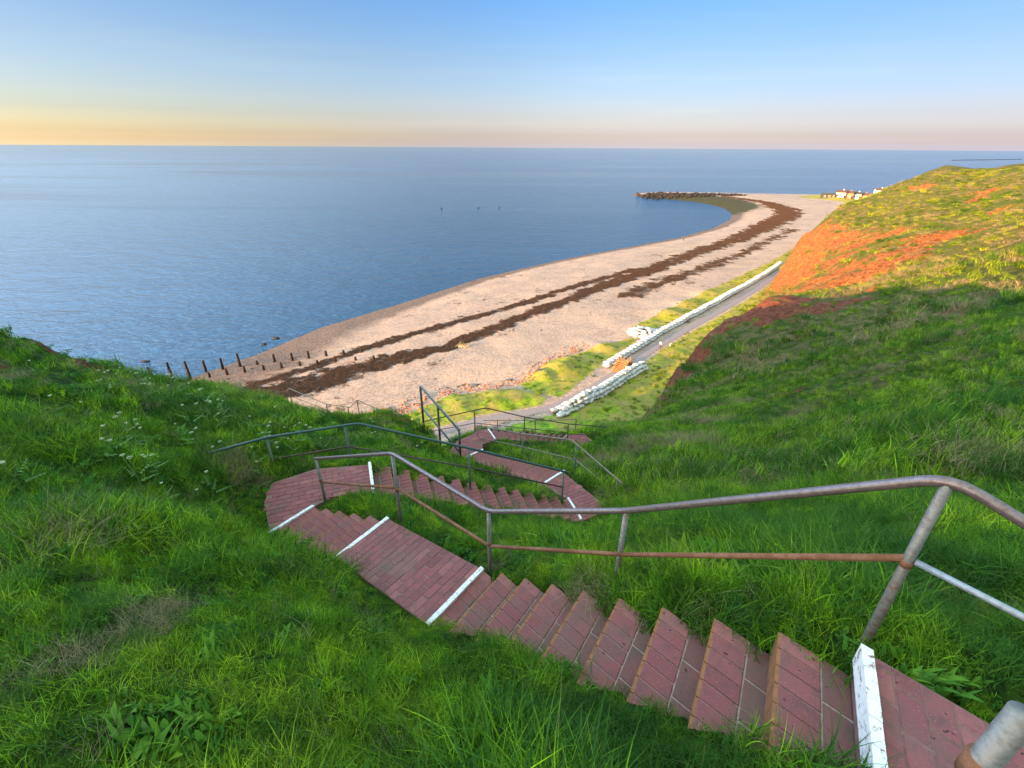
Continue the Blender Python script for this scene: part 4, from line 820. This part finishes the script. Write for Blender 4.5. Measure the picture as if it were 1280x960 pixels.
# ---------------------------------------------------------------- cow parsley
def parsley(seed, h):
    r = random.Random(seed); root = empty('cow_parsley', (0,0,-EYE)); mb = MB(); heads = []
    top = (r.uniform(-.04,.04), r.uniform(-.04,.04), h); mb.tube([(0,0,-.1),(top[0]*.4,top[1]*.4,h*.5),top], .006, 5, r2=.004)
    for k in range(r.randint(0,2)):
        a = r.uniform(0,6.3); q = (math.cos(a)*r.uniform(.08,.17), math.sin(a)*r.uniform(.08,.17), h*r.uniform(.82,1.05)); mb.tube([(top[0]*.4,top[1]*.4,h*.5),(q[0]*.7,q[1]*.7,h*.75),q], .004, 4, r2=.003); heads.append(q)
    heads.append(top)
    for k in range(3):                                               # feathery leaves
        a = r.uniform(0,6.3); z0 = h*r.uniform(.15,.55)
        for j in range(5):
            d = .05+.035*j; ww = .016*(1-j/6); c = (math.cos(a)*d, math.sin(a)*d, z0+.05+.01*j)
            mb.add([(c[0]-math.sin(a)*ww*2,c[1]+math.cos(a)*ww*2,c[2]-.015),(c[0]+math.cos(a)*.03,c[1]+math.sin(a)*.03,c[2]),(c[0]+math.sin(a)*ww*2,c[1]-math.cos(a)*ww*2,c[2]-.015),(c[0]-math.cos(a)*.012,c[1]-math.sin(a)*.012,c[2]+.004)], [(0,1,2,3)])
    mb.build('stem', MAT['stem'], root)
    for q in heads:
        mb = MB(); R_ = r.uniform(.018,.034)
        for k in range(15):
            a = k*2.4; d = R_*math.sqrt(k/15); c = (q[0]+d*math.cos(a), q[1]+d*math.sin(a), q[2]+.03-d*.35+r.uniform(-.003,.003)); s = .0062
            mb.add([(c[0]-s,c[1],c[2]),(c[0],c[1]-s,c[2]),(c[0]+s,c[1],c[2]),(c[0],c[1]+s,c[2]),(c[0],c[1],c[2]+s*.8),(c[0],c[1],c[2]-s*.9)], [(0,1,4),(1,2,4),(2,3,4),(3,0,4),(1,0,5),(2,1,5),(3,2,5),(0,3,5)])
            mb.add([(q[0]-.001,q[1],q[2]),(q[0]+.001,q[1],q[2]),(c[0],c[1],c[2])], [(0,1,2)])
        mb.build('umbel', MAT['umbel'], root)
    return tag(root, 'cow parsley with cream umbels standing in the long grass left of the steps', 'wildflower', 'cow parsley on the left slope')
PARS = [(-5.43,5.72),(-5.35,5.85),(-5.61,6.04),(-4.89,4.69),(-5.03,4.9),(-5.66,7.92),(-5.77,7.78),(-5.83,8.05),(-5.49,7.6),(-5.83,7.33),(-7.79,8.06),(-7.49,7.72),(-7.9,8.52),(-7.61,8.13),(-7.11,8.11),(-7.0,8.0),(-7.72,9.06),(-8.61,9.41),(-6.98,8.5),(-8.12,9.22),(-7.93,8.93),(-4.89,8.54),(-4.55,7.32),(-4.53,7.5),(-4.31,7.68),(-4.13,7.37),(-4.22,7.09),(-4.4,7.25),(-4.45,6.68),(-4.26,6.52),(-4.88,6.59),(-5.21,6.58),(-4.24,5.09),(-4.38,5.46),(-5.96,8.51),(-6.27,8.45),(-4.97,7.68),(-4.12,9.39),(-3.73,10.78),(-2.65,11.75),(-5.58,6.66),(-4.66,4.86),(-4.49,4.54),(-4.62,4.91),(-6.49,6.17),(-6.38,5.69),(-5.58,5.72),(-7.15,7.43),(-7.36,9.12),(-7.11,9.37),(-4.27,7.95),(-4.0,7.75),(-3.7,7.66),(-8.09,7.27),(-9.0,9.16),(-4.63,3.55),(-4.08,4.34),(-8.8,9.9),(-9.3,10.2),(-8.4,10.4),(-7.5,10.6),(-6.6,11),(-2.1,9.2),(-3.1,9.1)]
pp = [parsley(s, .42) for s in (1,2,3,4)]
for i, (x, y) in enumerate(PARS):
    z = hz(x, y)-.02
    if i < 4: pp[i].location = (x,y,z+EYE); pp[i].rotation_euler[2] = random.uniform(0,6)
    else: copy_thing(pp[i%4], (x,y,z), random.uniform(0,6), random.uniform(.8,1.25))
# ================================================================ VEGETATION
LIB = {}
def clump(name, n, rad, hmin, hmax, wid, segs, seed, bend=.6, leafy=0, m='blade', bias=(0,0)):
    r = random.Random(seed); v, f = [], []
    for k in range(n):
        a = r.uniform(0,6.283); d = rad*math.sqrt(r.random()); bx, by = d*math.cos(a), d*math.sin(a); h = r.uniform(hmin,hmax)
        la = r.uniform(0,6.283); ln = r.uniform(.1,bend)*h; lx, ly = math.cos(la)*ln+bias[0]*h, math.sin(la)*ln+bias[1]*h; fa = r.uniform(0,6.283); w0 = wid*r.uniform(.7,1.3)
        px, py = math.cos(fa)*w0/2, math.sin(fa)*w0/2; k0 = len(v)
        leaf = r.random() < leafy
        for s in range(segs+1):
            t = s/segs; c = (bx+lx*t*t, by+ly*t*t, h*(t-.22*t*t*(ln/h)*1.6)-.03)
            ww = (math.sin(math.pi*min(1,t*.9+.08))*3.2 if leaf else (1-t**1.6)) + .04
            v += [(c[0]-px*ww,c[1]-py*ww,c[2]),(c[0]+px*ww,c[1]+py*ww,c[2])]
        f += [(k0+2*s,k0+2*s+1,k0+2*s+3,k0+2*s+2) for s in range(segs)]
    me = bpy.data.meshes.new(name); me.from_pydata(v, [], f); me.materials.append(MAT[m]); me.update()
    return bpy.data.objects.new(name, me)
def library(name, objs):
    c = bpy.data.collections.new(name)
    for o in objs: c.objects.link(o)
    return c
def scatter(name, xyz, nrm_tilt, scl, idx, lib, label):
    n = len(xyz); me = bpy.data.meshes.new(name); me.vertices.add(n); P = np.array(xyz, float); P[:,2] += EYE; me.vertices.foreach_set('co', P.astype(np.float32).ravel())
    a = me.attributes.new('rot','FLOAT_VECTOR','POINT'); a.data.foreach_set('vector', np.asarray(nrm_tilt, np.float32).ravel())
    set_attr(me, 'scl', scl); a = me.attributes.new('idx','INT','POINT'); a.data.foreach_set('value', np.asarray(idx, np.int32))
    o = bpy.data.objects.new(name, me); C.objects.link(o)
    ng = bpy.data.node_groups.new(name, 'GeometryNodeTree'); ng.interface.new_socket('Geometry', in_out='INPUT', socket_type='NodeSocketGeometry'); ng.interface.new_socket('Geometry', in_out='OUTPUT', socket_type='NodeSocketGeometry')
    gi = ng.nodes.new('NodeGroupInput'); go = ng.nodes.new('NodeGroupOutput'); ip = ng.nodes.new('GeometryNodeInstanceOnPoints'); ci = ng.nodes.new('GeometryNodeCollectionInfo')
    ci.inputs['Collection'].default_value = lib; ci.inputs['Separate Children'].default_value = True; ci.inputs['Reset Children'].default_value = True
    def na(nm, t): q = ng.nodes.new('GeometryNodeInputNamedAttribute'); q.data_type = t; q.inputs[0].default_value = nm; return q.outputs[0]
    ng.links.new(gi.outputs[0], ip.inputs['Points']); ng.links.new(ci.outputs[0], ip.inputs['Instance']); ip.inputs['Pick Instance'].default_value = True
    ng.links.new(na('idx','INT'), ip.inputs['Instance Index'])
    e2r = ng.nodes.new('FunctionNodeEulerToRotation'); ng.links.new(na('rot','FLOAT_VECTOR'), e2r.inputs[0]); ng.links.new(e2r.outputs[0], ip.inputs['Rotation'])
    cs = ng.nodes.new('ShaderNodeCombineXYZ'); s = na('scl','FLOAT'); [ng.links.new(s, cs.inputs[i]) for i in range(3)]; ng.links.new(cs.outputs[0], ip.inputs['Scale'])
    ng.links.new(ip.outputs[0], go.inputs[0]); md = o.modifiers.new('scatter','NODES'); md.node_group = ng
    return tag(o, label, 'grass', None, 'stuff')
def sector(n, r0, r1, half=66, p=2):
    a = np.radians(rng.uniform(-half, half, n)); r = (r0**p+(r1**p-r0**p)*rng.random(n))**(1/p)
    return r*np.sin(a), r*np.cos(a), r
def rots(n, x, y, fn, amt=.5, e=.15):
    dzx = (fn(x+e, y)-fn(x-e, y))/(2*e); dzy = (fn(x, y+e)-fn(x, y-e))/(2*e)
    # lean a little with the slope; spin about z first
    return np.stack([np.arctan(dzy)*amt, -np.arctan(dzx)*amt, rng.uniform(0, 6.283, n)], -1)
near = library('near_grass', [clump('tuft_a',70,.13,.05,.20,.0060,4,1,1.0), clump('tuft_b',70,.13,.06,.23,.0056,4,2,1.2), clump('tuft_c',80,.11,.03,.13,.0052,3,3,1.0), clump('tuft_d',55,.12,.08,.27,.0065,4,4,1.1,.03,'blade_dark'), clump('tuft_e',40,.14,.04,.15,.011,4,5,1.1,.9,'leaf'), clump('tuft_f',46,.16,.08,.24,.0032,4,6,1.4,0,'blade_dry')])
mid = library('mid_grass', [clump('tuft_a',110,.34,.06,.28,.015,3,11,.9), clump('tuft_b',110,.30,.10,.36,.014,3,12,1.0), clump('tuft_c',90,.30,.08,.34,.016,3,13,1.0,0,'blade_dark'), clump('tuft_d',80,.34,.05,.16,.012,3,14,1.0,.8,'leaf'), clump('tuft_e',80,.36,.12,.34,.007,3,15,1.2,0,'blade_dry',(.5,.2))])
far = library('far_grass', [clump('tuft_a',90,.62,.10,.42,.040,2,21,1.0,0,'blade',(.4,.2)), clump('tuft_b',90,.55,.14,.60,.040,2,22,1.0,0,'blade',(.4,.25)), clump('tuft_c',80,.6,.12,.60,.045,2,23,1.0,0,'blade_dark',(.4,.15)), clump('tuft_d',70,.75,.15,.50,.026,2,24,1.2,0,'blade_dry',(.7,.35))])
def pick(x, y, probs, patch):
    """index per point; patch: {index: (noise seed, scale, threshold)} gives kinds that grow in patches"""
    i = rng.choice(len(probs), len(x), p=np.array(probs)/sum(probs))
    for k, (sd_, sc_, th) in patch.items(): i = np.where((fbm(x/sc_, y/sc_, 3, sd_) > th) & (rng.random(len(x)) < .75), k, i)
    return i
def turf(name, n, r0, r1, lib, s0, s1, probs, patch, label, p=2, over=.0, drop_red=1.0):
    x, y, r = sector(n, r0, r1, 66, p); d, _ = steps_field(x, y); z = hill_full(x, y)
    rr = np.maximum(red_f(x, y, z), brown_f(x, y, z))
    ok = (d > over) & (z > -41) & (rng.random(n) > rr*drop_red*1.35)
    # keep grass off the landing under the eye
    ok &= ~((x > .75) & (y < .9))
    x, y, z, r = x[ok], y[ok], z[ok], r[ok]; m = len(x)
    k_ = 1 if r1 < 12 else (2 if r1 < 40 else 5)
    s = rng.uniform(s0, s1, m)*(.6+(.95 if k_ == 1 else .65)*sstep(-.3,.4,fbm(x/(.7*k_), y/(.7*k_), 3, 88)))
    dd = steps_field(x, y)[0]; s = s*(.66+.34*sstep(.05,.5,dd))
    return scatter(name, np.stack([x,y,z-.01], -1), rots(m, x, y, lambda a,b: base_height(a,b)), s, pick(x, y, probs, patch), lib, label)
turf('grass', 14500, .7, 9, near, .75, 1.25, [.34,.28,.2,.12,.04,.03], {4:(201,.8,.46),5:(205,.7,.50),3:(209,1.3,.30)}, 'dense long green grass covering the near slope around the steps', over=-.03, p=1.5)
turf('grass', 26000, 8.4, 43, mid, .8, 1.35, [.38,.26,.13,.08,.10], {3:(301,1.6,.36),4:(305,2.4,.30),2:(307,3,.3)}, 'long grass on the middle of the slope below the steps', over=.08, p=1.6)
turf('grass', 36000, 41, 235, far, .85, 1.5, [.36,.25,.16,.23], {3:(401,4,.15),2:(403,6,.25)}, 'rough grass on the far side of the gully and the cliff', over=.2, p=1.35, drop_red=1.0)
# lawn patches on the flat
x = rng.uniform(-30, 130, 60000); y = rng.uniform(50, 225, 60000); g = grass_mask(x, y); ok = rng.random(len(x)) < g*np.clip(.5+fbm(x/2.5, y/2.5, 3, 500)*1.6, .1, 1)*.55; x, y = x[ok], y[ok]; m = len(x); z = beach_height(x, y)
scatter('grass', np.stack([x,y,z], -1), np.stack([np.zeros(m),np.zeros(m),rng.uniform(0,6.3,m)], -1), rng.uniform(.35,.9,m), pick(x, y, [.5,.3,.08,.12], {3:(505,6,.3)}), far, 'short sunlit grass on the flat beside the path and sandbags')
# seaweed tangle
def weed(seed):
    r = random.Random(seed); mb = MB()
    for k in range(16):
        a = r.uniform(0,6.3); x0, y0 = r.uniform(-.5,.5), r.uniform(-.4,.4); l_ = r.uniform(.25,.7); h = r.uniform(.03,.16)
        mb.tube([(x0,y0,0),(x0+l_*.4*math.cos(a),y0+l_*.4*math.sin(a),h),(x0+l_*math.cos(a+.6),y0+l_*math.sin(a+.6),.0)], .045, 4, r2=.02)
    me = bpy.data.meshes.new('weed'); me.from_pydata(mb.v, [], mb.f); me.materials.append(MAT['kelp']); return bpy.data.objects.new('weed_%s' % 'abc'[seed], me)
MAT['kelp'] = make_simple('dried_seaweed', [(.3,(.020,.012,.009)),(.6,(.075,.045,.030)),(.8,(.15,.10,.06))], 5, .8, .5, .03)
wl = library('seaweed_library', [weed(0), weed(1), weed(2)])
x = rng.uniform(-60, 60, 90000); y = rng.uniform(65, 190, 90000); x2 = rng.uniform(35, 225, 110000); y2 = rng.uniform(165, 480, 110000); x = np.concatenate([x, x2]); y = np.concatenate([y, y2]); k = kelp_f(x, y, None); ok = (k+fbm(x/2.4, y/2.4, 4, 31)*.75 > .55) & (rng.random(len(x)) < .55); x, y = x[ok], y[ok]; m = len(x)
o = scatter('seaweed', np.stack([x,y,beach_height(x,y)+.02], -1), np.stack([np.zeros(m),np.zeros(m),rng.uniform(0,6.3,m)], -1), rng.uniform(.5,1.2,m)*(1+.9*sstep(120,330,y)), rng.integers(0,3,m), wl, 'dark brown seaweed washed up in bands along the beach')
o['category'] = 'seaweed'
for o in C.objects:
    if '_l' in o: del o['_l']
